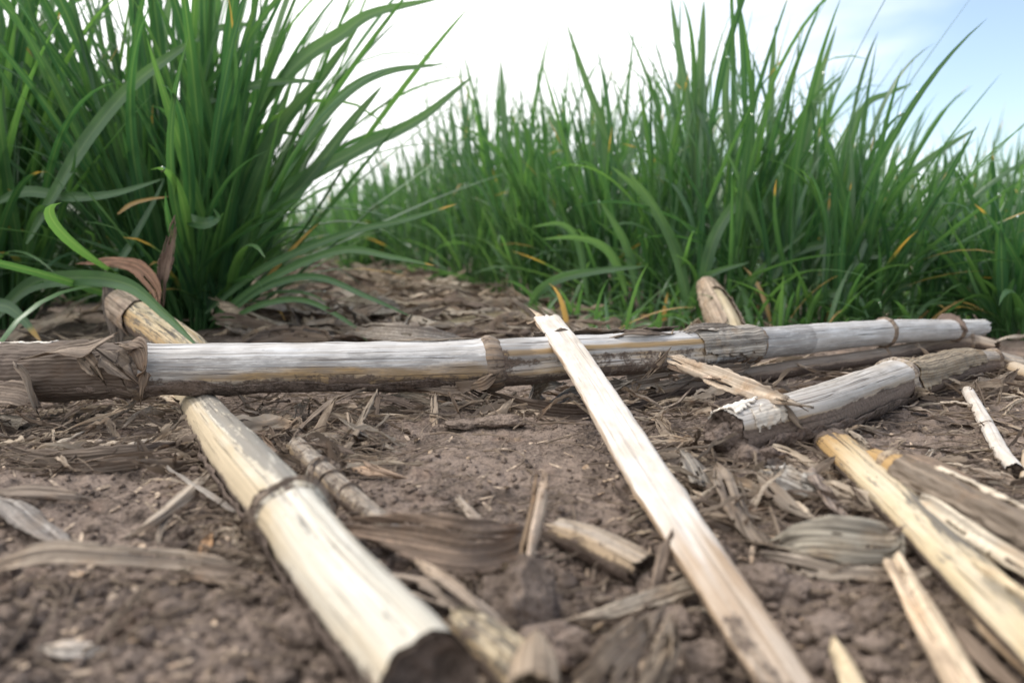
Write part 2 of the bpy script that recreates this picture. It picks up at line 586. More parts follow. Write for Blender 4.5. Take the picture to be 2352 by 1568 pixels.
class Stem:
    """a round stem: angle 0 = its upper side, +90 degrees = its side towards the viewer"""

    def __init__(s, ctrl, nseg=120, nang=40, nodes=(), grooves=(), oval=1.0, seed=0, bulge=.10, rough=.02, jag=(0, 0), node_w=.004):
        P = np.array([[*c[0], c[1]] for c in ctrl])
        s.u, Q = catmull(P, nseg)
        s.C, s.R = Q[:, :3], Q[:, 3]
        s.T = nrm(np.gradient(s.C, axis=0))
        s.B = nrm(np.cross(s.T, np.array([0, 0, 1.0])))
        flip = np.sign(-s.B[:, 1] + 1e-6)[len(s.B) // 2]
        s.B = s.B * flip
        s.N = nrm(np.cross(s.B, s.T)) * flip
        s.S = np.concatenate([[0], np.cumsum(np.linalg.norm(np.diff(s.C, axis=0), axis=1))])
        s.ang = np.linspace(0, 2 * np.pi, nang, endpoint=False)
        s.nodes, s.grooves, s.oval, s.seed, s.bulge, s.rough, s.jag, s.node_w = nodes, grooves, oval, seed, bulge, rough, jag, node_w

    def ring(s, k, a, off=0.0):
        """surface points at rows k (array of float row indices) and angles a (broadcast)"""
        k, a = np.broadcast_arrays(np.asarray(k, float), np.asarray(a, float))
        idx = np.arange(len(s.u))
        C = np.stack([np.interp(k, idx, s.C[:, i]) for i in range(3)], -1)
        B = np.stack([np.interp(k, idx, s.B[:, i]) for i in range(3)], -1)
        Nn = np.stack([np.interp(k, idx, s.N[:, i]) for i in range(3)], -1)
        R = np.interp(k, idx, s.R)
        S = np.interp(k, idx, s.S)
        r = np.ones_like(R)
        for nd in s.nodes:
            s0 = np.interp(nd, s.u, s.S)
            r = r + s.bulge * np.exp(-((S - s0) / s.node_w) ** 2)
        U = np.interp(k, idx, s.u)
        for gr in s.grooves:
            ga, dep, wid = gr[:3]
            da = (a - ga + np.pi) % (2 * np.pi) - np.pi
            e = np.exp(-(da / wid) ** 2)
            if len(gr) > 3: e = e * np.clip((U - gr[3]) * 8, 0, 1) * np.clip((gr[4] - U) * 8, 0, 1)
            r = r - dep * e
        r = r + s.rough * fbm(np.cos(a) * 1.6 + s.seed * 5.3, np.sin(a) * 1.6, S * 90 + s.seed, 2)
        r = r + s.rough * .4 * perlin(np.cos(a) * 6 + s.seed, np.sin(a) * 6, S * 25)
        R = R * r + off
        return C + Nn * (R * np.cos(a) * s.oval)[..., None] + B * (R * np.sin(a))[..., None], S, R

    def row(s, u):
        return float(np.interp(u, s.u, np.arange(len(s.u))))

    def skin(s, name, mat, parent, maskfn=None, k0=0, k1=None, color=None):
        n = len(s.u)
        k1 = n - 1 if k1 is None else k1
        ks = np.linspace(k0, k1, max(int(k1 - k0) + 1, 8))
        K, A = np.meshgrid(ks, s.ang, indexing='ij')
        P, S, R = s.ring(K, A)
        T = np.stack([np.interp(ks, np.arange(n), s.T[:, i]) for i in range(3)], -1)
        for e, j in ((0, s.jag[0]), (-1, s.jag[1])):
            if j:
                d = (perlin(s.ang * 1.9 + s.seed, s.seed * 3.1) + .6 * perlin(s.ang * 6 + 9, s.seed)) * j
                for q in range(4):
                    row = q if e == 0 else -1 - q
                    P[row] += T[row][None] * (d * (1 - q / 4))[:, None]
        uv = np.stack([(A - np.pi) * s.R.mean(), S], -1)
        mk = np.zeros(A.shape + (3,))
        if maskfn is not None:
            mk = np.stack([np.broadcast_to(x, A.shape) for x in maskfn(np.interp(K, np.arange(n), s.u), (A + np.pi) % (2 * np.pi) - np.pi, P)], -1)
        b = Bag()
        b.grid(P, uv, mk, True)
        # close the tube seam in uv by duplicating nothing: the underside carries the seam
        return b.obj(name, mat, parent, color)

    def cap(s, name, mat, parent, end=0, depth=.3, mess=.25, color=None):
        """the broken pith seen at an end of the stem"""
        n = len(s.u)
        k = 0 if end == 0 else n - 1
        sg = 1 if end == 0 else -1
        fr = np.array([1.0, .97, .9, .78, .62, .45, .28, .12, .0])
        dp = np.array([-.06, .0, .12, .22, .28, .30, .30, .30, .30]) * depth / .3
        A = s.ang
        P0, S, R = s.ring(np.full(len(A), float(k)), A, -.0004)
        if s.jag[end]:
            d = (perlin(A * 1.9 + s.seed, s.seed * 3.1) + .6 * perlin(A * 6 + 9, s.seed)) * s.jag[end]
            P0 = P0 + s.T[k] * d[:, None]
        c = s.C[k]
        rows = []
        for f, d in zip(fr, dp):
            q = c + (P0 - c) * f
            nz = fbm(q[:, 0] * 260, q[:, 1] * 260, q[:, 2] * 260, 3) * mess * R.mean() * (1 if f < .95 else .2)
            rows.append(q + s.T[k] * (sg * (d * R.mean() + nz))[:, None])
        b = Bag()
        b.grid(np.array(rows), None, None, True)
        return b.obj(name, mat, parent, color)

    def wrap(s, name, mat, parent, u0, u1, a0, a1, off=.0006, color=None, ragged=.15, seed=1, na=22, lift=None, flare=0.0, mask=0.0):
        """a sheath, crust or band hugging part of the stem; a0 and a1 in degrees, numbers or functions of 0..1"""
        k0, k1 = s.row(u0), s.row(u1)
        nk = max(int(abs(k1 - k0) * 1.5), 10)
        t = np.linspace(0, 1, nk)
        f0 = a0(t) if callable(a0) else np.full(nk, float(a0))
        f1 = a1(t) if callable(a1) else np.full(nk, float(a1))
        f0 = np.radians(f0 + ragged * 60 * fbm(t * 6 + seed, seed * 1.7, .3))
        f1 = np.radians(f1 + ragged * 60 * fbm(t * 6 + seed + 40, seed * 2.3, .7))
        w = np.linspace(0, 1, na)
        A = f0[:, None] + (f1 - f0)[:, None] * w[None]
        endj = ragged * 10 * fbm(w * 7 + seed, seed + .5, .2)
        K = k0 + (k1 - k0) * t[:, None] + endj[None] * (np.clip((t - .8) * 5, 0, 1) - np.clip((.2 - t) * 5, 0, 1))[:, None]
        K = np.clip(K, 0, len(s.u) - 1)
        o = off + off * .8 * fbm(A * 3 + seed, K * .15, seed)
        if flare:
            o = o + flare * (np.abs(w[None] * 2 - 1) ** 4) * (.5 + .8 * perlin(t * 5 + seed, seed)[:, None])
        if lift is not None:
            o = o + lift(t)[:, None]
        P, S, R = s.ring(K, A, o)
        uv = np.stack([A * s.R.mean(), S], -1)
        b = Bag()
        mk = np.zeros(A.shape + (3,)); mk[..., 1] = mask
        b.grid(P, uv, mk)
        ob = b.obj(name, mat, parent, color)
        sm = ob.modifiers.new('thickness', 'SOLIDIFY')
        sm.thickness = .0005
        return ob

    def band(s, name, mat, parent, u, width, off, color=None, seed=0, tilt=0.0, a0=-180, a1=180):
        """the raised ring of a node"""
        s0 = np.interp(u, s.u, s.S)
        prof = np.linspace(-1, 1, 9)
        A = np.radians(np.linspace(a0, a1, 60))
        rows = []
        uvs = []
        for q in prof:
            sl_ = s0 + q * width / 2 + tilt * np.cos(A) + .0006 * fbm(A * 2 + seed, q * 2, seed)
            K = np.interp(sl_, s.S, np.arange(len(s.u)))
            o = off * (1 - q * q) ** .7 * (1 + .45 * fbm(A * 3 + seed, q * 3 + seed, 1.1)) - .0002 * abs(q) ** 6
            P, S, R = s.ring(K, A, o)
            rows.append(P)
            uvs.append(np.stack([A * s.R.mean(), S], -1))
        b = Bag()
        P = np.array(rows)
        mk = np.zeros(P.shape[:2] + (3,))
        mk[..., 0] = .5
        mk[..., 1] = .42 + .25 * fbm(A * 2 + seed, 3.3 + seed)[None]
        mk[..., 2] = .35
        b.grid(P, np.array(uvs), mk)
        return b.obj(name, mat, parent, color)


def ribbon_points(pts, n=40, m=9, cup=0.0, ragged=.08, seed=0, taper=(.35, .1), wave=.0, ribs=.0, ref=(0, 0, 1), fold=0.0, split=None):
    """a leaf strip along pts = [(point, width_m, roll_deg)]"""
    A = np.array([[*p[0], p[1], math.radians(p[2])] for p in pts])
    u, Q = catmull(A, n)
    C, W, R = Q[:, :3], np.maximum(Q[:, 3], 1e-5), Q[:, 4]
    T = nrm(np.gradient(C, axis=0))
    side = nrm(np.cross(T, np.asarray(ref, float)))
    Nn = nrm(np.cross(side, T))
    sd = side * np.cos(R)[:, None] + Nn * np.sin(R)[:, None]
    nn = Nn * np.cos(R)[:, None] - side * np.sin(R)[:, None]
    t = np.linspace(0, 1, n)
    prof = np.ones(n)
    if taper[0]: prof *= np.clip(t / max(taper[0], 1e-3), 0, 1) ** .6 * .85 + .15
    if taper[1]: prof *= np.clip((1 - t) / max(taper[1], 1e-3), 0, 1) ** .6 * .85 + .15
    S = np.concatenate([[0], np.cumsum(np.linalg.norm(np.diff(C, axis=0), axis=1))])
    w = np.linspace(-1, 1, m)
    eL = 1 + ragged * fbm(S * 160 + seed * 7.1, seed * 3.3, .5)
    eR = 1 + ragged * fbm(S * 160 + seed * 7.1 + 50, seed * 1.3, .5)
    X = np.where(w[None] < 0, w[None] * eL[:, None], w[None] * eR[:, None]) * (W * prof)[:, None] / 2
    half = (W * prof)[:, None] / 2
    c = cup * half * (w[None] ** 2 - .4) - fold * half * (np.abs(w[None]) - .5)
    c = c + wave * fbm(S[:, None] * 45 + seed, w[None] * 1.5 + seed * 2.2, seed * .7, 2)
    if ribs: c = c + ribs * np.sin(w[None] * m * 1.9)
    # torn ends
    ej = ragged * .035 * fbm(w * 3.5 + seed, seed * 4.4, .9)
    P = C[:, None] + sd[:, None] * X[..., None] + nn[:, None] * c[..., None]
    ends = (np.clip((t - .75) * 4, 0, 1) - np.clip((.25 - t) * 4, 0, 1))
    P = P + T[:, None] * (ej[None] * ends[:, None])[..., None]
    uv = np.stack([X + seed * .37, np.broadcast_to(S[:, None], X.shape) + seed * .11], -1)
    return P, uv


_seed = [1]
LAST = [None]


def leaf(name, label, cat, pts, color, mat=None, parent=None, group=None, thick=.00028, cuts=None, **kw):
    _seed[0] += 1
    kw.setdefault('seed', _seed[0] * .618)
    kw.setdefault('wave', .0011)
    kw['ragged'] = kw.get('ragged', .1) * 1.35
    P, uv = ribbon_points(pts, **kw)
    b = Bag()
    rs_ = np.random.RandomState(_seed[0])
    mk = np.zeros(P.shape[:2] + (3,))
    mk[..., 1] = rs_.uniform(0, .5)
    n_, m_ = P.shape[:2]
    if cuts is None: cuts = 0 if m_ < 11 else 5
    keep = np.ones((n_ - 1, m_ - 1), bool)
    for q in range(cuts):
        j_ = rs_.randint(1, m_ - 2)
        ln = int(n_ * rs_.uniform(.10, .42))
        if rs_.rand() < .7:
            if rs_.rand() < .5: keep[:ln, j_] = False; P[:ln, j_ + 1:] += np.array([0, 0, -.0009]) * np.linspace(1, 0, ln)[:, None, None]
            else: keep[-ln:, j_] = False; P[-ln:, j_ + 1:] += np.array([0, 0, .0009]) * np.linspace(0, 1, ln)[:, None, None]
        else:
            a_ = rs_.randint(2, max(n_ - ln - 2, 3)); keep[a_:a_ + ln // 2, j_] = False
    # missing bits of the ends and edges
    for q in range(cuts):
        w_ = rs_.randint(1, max(m_ // 4, 2)); j_ = rs_.randint(0, m_ - w_); ln = rs_.randint(1, max(n_ // 9, 2))
        if rs_.rand() < .5: keep[:ln, j_:j_ + w_] = False
        else: keep[-ln:, j_:j_ + w_] = False
        k_ = rs_.randint(2, n_ - 4); e_ = rs_.choice([0, m_ - 2]); keep[k_:k_ + rs_.randint(1, 3), e_] = False
    b.grid(P, uv, mk)
    b.F[0] = b.F[0][keep.ravel()]
    LAST[0] = (P, uv, keep.ravel())
    o = b.obj(name, mat or M_LEAF, parent, color)
    if thick:
        sm = o.modifiers.new('thickness', 'SOLIDIFY')
        sm.thickness = thick
        sm.offset = 0
    if label: tag(o, label, cat, group)
    return o


def L3(*rows):
    """rows of (px, py, height_cm, width_cm, roll_deg) on the soil"""
    return [(g(a, b, c), w / 100, r) for (a, b, c, w, r) in rows]


def LD(*rows):
    """rows of (px, py, depth_m, width_cm, roll_deg)"""
    return [(Pd(a, b, d), w / 100, r) for (a, b, d, w, r) in rows]


# ------------------------------------------------------------------ the ground: one sheet to the horizon
def build_ground():
    ys = np.concatenate([np.linspace(-4, -.2, 8), np.linspace(-.15, .045, 16), .05 * np.exp(np.linspace(0, math.log(2.2 / .05), 780)),
                         2.25 * np.exp(np.linspace(0, math.log(400 / 2.25), 50))])
    inner = np.linspace(-1, 1, 620)
    outer = 1 + (np.exp(np.linspace(0, 3.2, 42))[1:] - 1) * .16
    us = np.concatenate([-outer[::-1], inner, outer])
    Y, U = np.meshgrid(ys, us, indexing='ij')
    X = U * (.07 + .74 * np.maximum(Y, .05))
    Z = H(X, Y)
    V = np.stack([X, Y, Z], -1).reshape(-1, 3)
    o = place('ground', V, grid_faces(len(ys), len(us)), M_SOIL, origin=(0, 0, 0))
    tag(o, 'bare brown soil crust of the field with cracks and crumbs', 'ground', kind='structure')


build_ground()

# ------------------------------------------------------------------ corn stalks
def stalk_thing(label, stem, name='corn_stalk', cat='corn stalk', group=None):
    return thing(name, label, cat, stem.C[len(stem.C) // 2] - np.array([0, 0, stem.R.mean()]), group)


def sm(a, b, x):
    t = np.clip((x - a) / (b - a), 0, 1)
    return t * t * (3 - 2 * t)


def down(a, start=.9, end=2.6):
    """0 on the upper side, 1 on the side lying in the soil"""
    return sm(start, end, np.abs(a))


STEMS = {}


def on_stem(nm, px, py, off=.0006):
    """the point of a stem's skin that the photo shows at a pixel, lifted by off"""
    s = STEMS[nm]
    n = len(s.u)
    K, A = np.meshgrid(np.linspace(0, n - 1, n), np.linspace(0, 2 * np.pi, 120), indexing='ij')
    P, _, _ = s.ring(K, A, off)
    v = P - ORG
    f = v @ np.array([0, _cp, -_sp]); x = v[..., 0]; y = v @ np.array([0, _sp, _cp])
    d2 = (1176 + FPX * x / f - px) ** 2 + (784 - FPX * y / f - py) ** 2
    near = np.where(d2 < max(d2.min() * 4, 60), f, 9)
    return float(near.min())


# -- the long grey stalk across the picture
def main_stalk():
    def Pd(px, py, d): return ORG + ray(px, py) * (d * .875)

    def LD(*rows): return [(Pd(a, b, d), w * .875 / 100, r) for (a, b, d, w, r) in rows]
    rows = [(-140, 862, .352, 132), (20, 856, .352, 128), (325, 849, .354, 119), (700, 843, .360, 113), (1118, 835, .372, 111), (1330, 819, .384, 100),
            (1560, 806, .408, 92), (1720, 791, .440, 77), (2030, 763, .520, 57), (2190, 757, .570, 46), (2256, 752, .595, 38)]
    ctrl = [(Pd(x, y, d), th / 2 * d * .875 / FPX) for x, y, d, th in rows]
    s = Stem(ctrl, nseg=560, nang=84, nodes=(2, 4, 7, 8, 9), grooves=((1.5, .16, .36, 4.05, 6.6), (1.05, -.04, .2, 4.05, 6.6), (2.1, -.06, .3, 4.05, 6.6)), seed=1, bulge=.085, rough=.036, jag=(.004, .006), node_w=.0035)
    t = stalk_thing('long weathered grey corn stalk lying right across the picture from the left edge', s)

    def mask(u, a, P):
        wav = .22 * perlin(s_of(s, u) * 30, a * 1.3, 4.2)
        r = -.15 + .85 * sm(.85, 1.6, np.abs(a - .1) + wav) * (u < 4) + (1.0 * np.exp(-((a - 1.02) / .20) ** 2) + .6 * sm(1.2, 1.4, a)) * ((u >= 4) & (u < 6.4)) + .1 * (u >= 7)
        r = r * (.55 + .5 * sm(1.9, 3.2, u)) + .35 * (u < 2)
        gq = .62 * sm(1.3, 2.2, np.abs(a - .05) + wav * 1.2) + .42 * np.exp(-((u - 2) / .10) ** 2) + .5 * np.exp(-((u - 4.07) / .11) ** 2) * (np.abs(a) > .3)
        gq = gq + .62 * (u < 1.98) * sm(.2, .7, a) + .50 * ((u >= 4.05) & (u < 6.2)) * np.exp(-((a - 1.42) / .26) ** 2)
        gq = gq * np.where(u > 6.9, .45, 1)
        b = .25 + .5 * np.exp(-((u - 4.25) / .2) ** 2) + .35 * (u > 6.5) * (u < 7.4) + .25 * sm(.7, 1.2, a) * (u < 4)
        return r, gq, b
    STEMS['main'] = s
    s.skin('stem', M_MAIN, t, mask)
    s.cap('broken_end', M_BROWN, t, 1, .5, .3)
    # nodes
    s.band('node', M_BROWN, t, 2.0, .0052, .0013, seed=1, tilt=.0004)
    s.band('node', M_BROWN, t, 4.04, .0075, .0011, seed=2, tilt=-.0010)
    s.band('node', M_BROWN, t, 7.02, .0045, .0009, seed=3, tilt=.0012)
    s.band('node', M_BROWN, t, 8.0, .0040, .0010, seed=4)
    s.band('node', M_BROWN, t, 9.0, .0045, .0012, seed=5)
    # old sheath left of the first node, brown with soil, and the grey torn sheath near the middle
    tag(s.wrap('leaf_sheath', M_LEAF, t, .35, 1.97, lambda q: -20 + 60 * (1 - q) ** 2 + 12 * np.sin(q * 9), 165, .0008, (.21, .168, .14), .30, 3, 40, mask=.9, flare=.0006), 'brown muddy sheath remnant left of the first node')
    s.wrap('leaf_sheath', M_LEAF, t, 6.15, 7.02, lambda q: -115 + 0 * q, lambda q: 95 - 55 * q * 0 + 25 * q, .0010, (.37, .34, .305), .22, 5, 40, flare=.0010)
    s.wrap('leaf_sheath', M_LEAF, t, 4.5, 6.0, -75, lambda q: -18 + 10 * q, .0016, (.17, .14, .115), .16, 8, 14, flare=.0014)
    s.wrap('leaf_sheath', M_HUSK, t, -0.0 + .2, 1.4, -60, lambda q: -2 + 8 * q, .0010, (.60, .56, .51), .2, 9, 14)
    # rind band of yellow below the pale part
    s.wrap('soil_crust', M_MUD, t, 1.2, 3.9, 118, 160, .0007, None, .4, 11, 12)
    # shreds standing off the sheath
    sh = [[(Pd(60, 822, .338), .004, 20), (Pd(150, 803, .336), .009, -20), (Pd(205, 800, .336), .008, -35), (Pd(258, 772, .333), .0035, -10)],
          [(Pd(180, 808, .338), .006, -60), (Pd(208, 838, .336), .007, -70), (Pd(226, 862, .338), .005, -60)],
          [(Pd(238, 818, .338), .008, -30), (Pd(262, 836, .337), .011, -50), (Pd(300, 868, .339), .004, -60)],
          [(Pd(286, 792, .342), .006, -20), (Pd(318, 800, .3385), .008, -55), (Pd(330, 850, .3375), .006, -75), (Pd(326, 902, .3385), .003, -80)]]
    for i, p in enumerate(sh):
        leaf('husk_shred', None, None, p, [(.26, .21, .17), (.34, .27, .21), (.36, .29, .23), (.27, .21, .165)][i], parent=t, ragged=.28, cup=.25, taper=(.2, .25), n=26, m=9, wave=.0006)
    for i, (p, cc) in enumerate([
            (LD((1560, 765, .402, .3, -20), (1610, 752, .41, .6, -30), (1680, 756, .425, .5, -40), (1740, 775, .433, .2, -50)), (.33, .29, .25)),
            (LD((1570, 838, .392, .3, -60), (1620, 850, .397, .6, -70), (1690, 846, .41, .5, -70), (1730, 838, .42, .2, -70)), (.22, .18, .145)),
            (LD((1700, 840, .418, .2, -60), (1650, 862, .405, .5, -65), (1590, 868, .395, .4, -65), (1540, 884, .385, .2, -60)), (.30, .255, .21)),
            (LD((1420, 768, .385, .2, -10), (1480, 764, .39, .5, -20), (1545, 770, .40, .3, -20)), (.20, .16, .13)),
            (LD((980, 893, .3600, .2, -60), (1040, 896, .3600, .4, -60), (1096, 892, .3605, .2, -60)), (.24, .19, .15)),
            (LD((900, 782, .3650, .15, 0), (980, 779, .3655, .25, -10), (1060, 781, .368, .15, -10)), (.30, .26, .22))]):
        leaf('husk_shred', None, None, p, cc, parent=t, ragged=.26, cup=.4, taper=(.15, .25), n=30, m=11, cuts=4, wave=.0008)
    # the strip of grey leaf wound over the left end, with its cord
    s.wrap('leaf_strip', M_LEAF, t, .25, .92, lambda q: 5 + 45 * q, lambda q: 75 + 85 * q, .0016, (.33, .30, .265), .42, 31, 30, flare=.0010)
    s.wrap('leaf_strip', M_LEAF, t, .02, .62, lambda q: 60 + 30 * q, 165, .0011, (.24, .195, .155), .42, 33, 30, flare=.0010)
    leaf('leaf_strip', None, None, LD((40, 838, .3310, .35, -60), (62, 868, .3295, .35, -60), (72, 905, .3285, .3, -70), (84, 938, .329, .2, -70)), (.24, .205, .175), parent=t, ragged=.1, cup=.4, taper=(.1, .1), n=24, m=7)
    leaf('leaf_strip', None, None, LD((-30, 900, .335, 1.0, -50), (40, 905, .332, 1.0, -55), (90, 930, .333, .5, -60)), (.27, .215, .175), parent=t, ragged=.2, cup=.2, taper=(.1, .3), n=24, m=9)
    # frayed rind at the break in the sheath
    for i, p in enumerate([LD((1535, 775, .398, .35, -40), (1522, 800, .394, .5, -70), (1512, 830, .392, .35, -70), (1492, 850, .392, .15, -60)),
                           LD((1540, 800, .396, .5, -50), (1520, 828, .391, .5, -60), (1500, 852, .3905, .25, -60))]):
        leaf('husk_shred', None, None, p, (.46, .37, .28), parent=t, ragged=.25, cup=.3, taper=(.1, .25), n=22, m=7)
    leaf('husk_shred', None, None, LD((1650, 770, .425, .5, -30), (1690, 768, .428, .8, -60), (1722, 800, .428, .7, -80), (1708, 835, .43, .3, -80)), (.24, .185, .145), parent=t, ragged=.25, cup=.3, n=22, m=7)
    leaf('husk_shred', None, None, LD((1085, 888, .360, .3, -50), (1110, 882, .358, .6, -60), (1130, 868, .3585, .3, -60)), (.22, .17, .13), parent=t, ragged=.2, cup=.3, n=18, m=7)
    leaf('husk_shred', None, None, LD((2150, 742, .565, .5, -20), (2180, 732, .565, .9, -40), (2205, 750, .562, .4, -60)), (.26, .20, .17), parent=t, ragged=.25, cup=.4, n=18, m=7)


def s_of(s, u):
    return np.interp(u, s.u, s.S)


main_stalk()


# -- the cream stalk running out of the picture at the bottom
def near_stalk():
    rows = [(440, 905, 78, -.50), (494, 980, 98, -.10), (560, 1060, 128), (672, 1190, 152), (780, 1330, 182), (905, 1470, 214), (985, 1562, 236)]
    ctrl = [lie(*r) for r in rows]
    s = Stem(ctrl, nseg=300, nang=96, nodes=(3,), grooves=((.35, .10, .30), (-1.0, .06, .3), (1.5, -.05, .5)), seed=2, bulge=.09, rough=.026, jag=(.004, .0012), node_w=.003)
    t = stalk_thing('thick cream corn stalk with one dark ring running towards the viewer at lower left', s)

    def mask(u, a, P):
        wav = .25 * perlin(s_of(s, u) * 40, a * 1.3, 8.2)
        r = .25 + .55 * sm(.5, 1.5, np.abs(a + .2) + wav) * (1 - .5 * sm(3, 4, u)) + .2 * (u < 3)
        gq = .85 * sm(1.15, 2.0, np.abs(a) + wav) + .08 + .25 * sm(1.2, .2, u) + .35 * np.exp(-((u - 3) / .12) ** 2)
        b = .52 * sm(.45, .05, a + wav * .8) * sm(-1.9, -1.2, a) * (u < 3.0) + .36 * sm(-.25, -.9, a + wav) * (u > 3.0) + .12 + .25 * np.exp(-((a - .35) / .2) ** 2)
        return r, gq, b
    s.skin('stem', M_CREAM, t, mask)
    c = s.cap('broken_end', M_MUD, t, 1, .6, .3)
    s.cap('broken_end', M_STICK, t, 0, .2, .3)
    s.band('node', M_CREAM, t, 3.0, .004, .0009, seed=6)
    s.wrap('soil_crust', M_MUD, t, .1, 5.6, 100, 160, .0011, None, .5, 12, 14)
    s.wrap('soil_crust', M_MUD, t, .1, 5.9, -165, -118, .0011, None, .5, 14, 14)
    # wiry tendrils tied round the node
    for q, (uu, tl, of) in enumerate(((2.93, .0016, .0012), (3.03, -.0014, .0016), (2.98, .0006, .0019))):
        o = s.band('tendril', M_BROWN, t, uu, .0013, of, seed=20 + q, tilt=tl, a0=-130, a1=125)


near_stalk()


# -- the bleached split stick leaning over the main stalk
def leaning_stick():
    a, b = Pd(1256, 732, .363), Pd(1812, 1590, .134)
    ks = np.linspace(0, 1, 6)
    dd = nrm(b - a)
    wd = [.0064, .0066, .0064, .0065, .0060, .0054]
    ctrl = [(a + (b - a) * k + np.array([.0006 * math.sin(k * 7), 0, .0012 * math.sin(k * 3.14)]), w) for k, w in zip(ks, wd)]
    s = Stem(ctrl, nseg=240, nang=72, nodes=(3.55,), grooves=((.1, .22, .4), (.9, -.08, .35), (-.7, -.10, .3), (1.57, .05, .2), (-1.57, .05, .2)), oval=.36, seed=3, bulge=.07, rough=.050, jag=(.004, .004))
    t = thing('split_stick', 'long bleached split stick leaning over the grey stalk down to the bottom edge', 'stick', ctrl[0][0] - np.array([0, 0, .004]))

    def mask(u, a_, P):
        wav = .3 * perlin(s_of(s, u) * 35, a_ * 1.5, 2.2)
        r = .05 + .6 * sm(.9, 1.5, np.abs(a_) + wav) + .6 * sm(3.3, 4.6, u + wav * 2)
        gq = .55 * sm(4.0, 5.0, u + wav * 2) * sm(.1, .7, np.abs(a_ + .2)) + .2 * np.exp(-((u - 3.55) / .12) ** 2)
        return r, gq, .1 + .3 * sm(3.5, 5, u)
    s.skin('rind', M_STICK, t, mask)
    s.cap('frayed_end', M_TAN, t, 0, .2, .2)
    leaf('splinter', None, None, LD((1252, 760, .352, .3, -20), (1236, 738, .358, .35, -20), (1218, 740, .360, .15, 0)), (.50, .40, .30), parent=t, mat=M_HUSK, ragged=.25, n=16, m=7, taper=(.1, .3))
    leaf('splinter', None, None, LD((1262, 758, .352, .25, -20), (1240, 726, .360, .25, 10), (1226, 716, .364, .1, 20)), (.58, .48, .37), parent=t, mat=M_HUSK, ragged=.25, n=16, m=7, taper=(.1, .3))


leaning_stick()


# -- the grey broken stalk at right
def clod_mesh(name, mat, c, r, seed, parent=None, sq=(1, 1, .8), rough=.35, n=36):
    th = np.linspace(0.02, np.pi - .02, n)
    ph = np.linspace(0, 2 * np.pi, 2 * n, endpoint=False)
    Tt, Pp = np.meshgrid(th, ph, indexing='ij')
    d = np.stack([np.sin(Tt) * np.cos(Pp), np.sin(Tt) * np.sin(Pp), np.cos(Tt)], -1)
    q = 1 + rough * fbm(d[..., 0] * 1.3 + seed, d[..., 1] * 1.3, d[..., 2] * 1.3 + seed, 3) + rough * .3 * np.abs(fbm(d[..., 0] * 5, d[..., 1] * 5 + seed, d[..., 2] * 5, 3))
    # flat broken facets
    rs_ = np.random.RandomState(int(seed * 10) % 100000)
    for _ in range(5):
        v = nrm(rs_.normal(size=3))
        dot = d @ v
        q = np.where(dot > .55, np.minimum(q, .82 / np.maximum(dot, .3) * .95 + .04 * fbm(d[..., 0] * 6, d[..., 1] * 6, d[..., 2] * 6 + seed, 2)), q)
    P = np.asarray(c) + d * (q * r)[..., None] * np.array(sq)
    b = Bag()
    b.grid(P, None, None, True)
    return b.obj(name, mat, parent)


def broken_stalk():
    rows = [(1668, 1000, 118), (1760, 975, 118), (1880, 942, 114), (2056, 878, 100), (2110, 868, 86), (2200, 842, 76), (2280, 832, 54), (2345, 842, 44)]
    ctrl = [lie(*r) for r in rows]
    s = Stem(ctrl, nseg=280, nang=84, nodes=(3, 6), grooves=((1.35, .16, .28),), seed=4, bulge=.09, rough=.026, jag=(.0035, .003), node_w=.003)
    t = stalk_thing('grey corn stalk at right with a muddy broken end under the tan strip', s)

    def mask(u, a, P):
        wav = .22 * perlin(s_of(s, u) * 45, a * 1.3, 6.2)
        r = .2 + .3 * (u > 3) + .5 * sm(.9, 1.5, a + wav)
        gq = .85 * sm(1.05, 1.4, np.abs(a) + wav * .8) + .25 * (u > 3.1)
        return r, gq, .2 + .3 * (u > 3.2)
    s.skin('stem', M_GREY, t, mask)
    s.cap('broken_end', M_MUD, t, 0, .02, .5)
    STEMS['broken'] = s
    s.band('node', M_GREY, t, 3.0, .005, .0008, seed=8)
    s.band('node', M_BROWN, t, 6.0, .004, .0008, seed=9)
    s.wrap('leaf_sheath', M_LEAF, t, 3.15, 5.4, -100, lambda q: 100 - 20 * q, .0008, (.30, .25, .19), .2, 15, 30, flare=.0012)
    s.wrap('soil_crust', M_MUD, t, .3, 3.0, 100, 150, .0013, None, .4, 16, 14)
    clod_mesh('soil_plug', M_MUD, s.C[2] + np.array([-.0022, -.0030, -.0004]), .0056, 4.4, t, (1.15, .8, .75), .5)
    clod_mesh('soil_plug', M_CLOD, s.C[2] + np.array([.0040, -.0070, -.0052]), .0052, 9.2, t, (1.25, .9, .8), .4)
    clod_mesh('soil_plug', M_MUD, s.C[2] + np.array([.0110, -.0065, -.0050]), .0040, 6.6, t, (1.5, .9, .8), .45)
    s.wrap('rind_chip', M_HUSK, t, -.0 + .05, .85, -60, lambda q: 20 - 25 * q, .0009, (.74, .70, .65), .25, 17, 20)
    s.wrap('rind_chip', M_HUSK, t, .3, 1.1, 30, lambda q: 75 - 10 * q, .0006, (.60, .56, .51), .25, 18, 20)


broken_stalk()


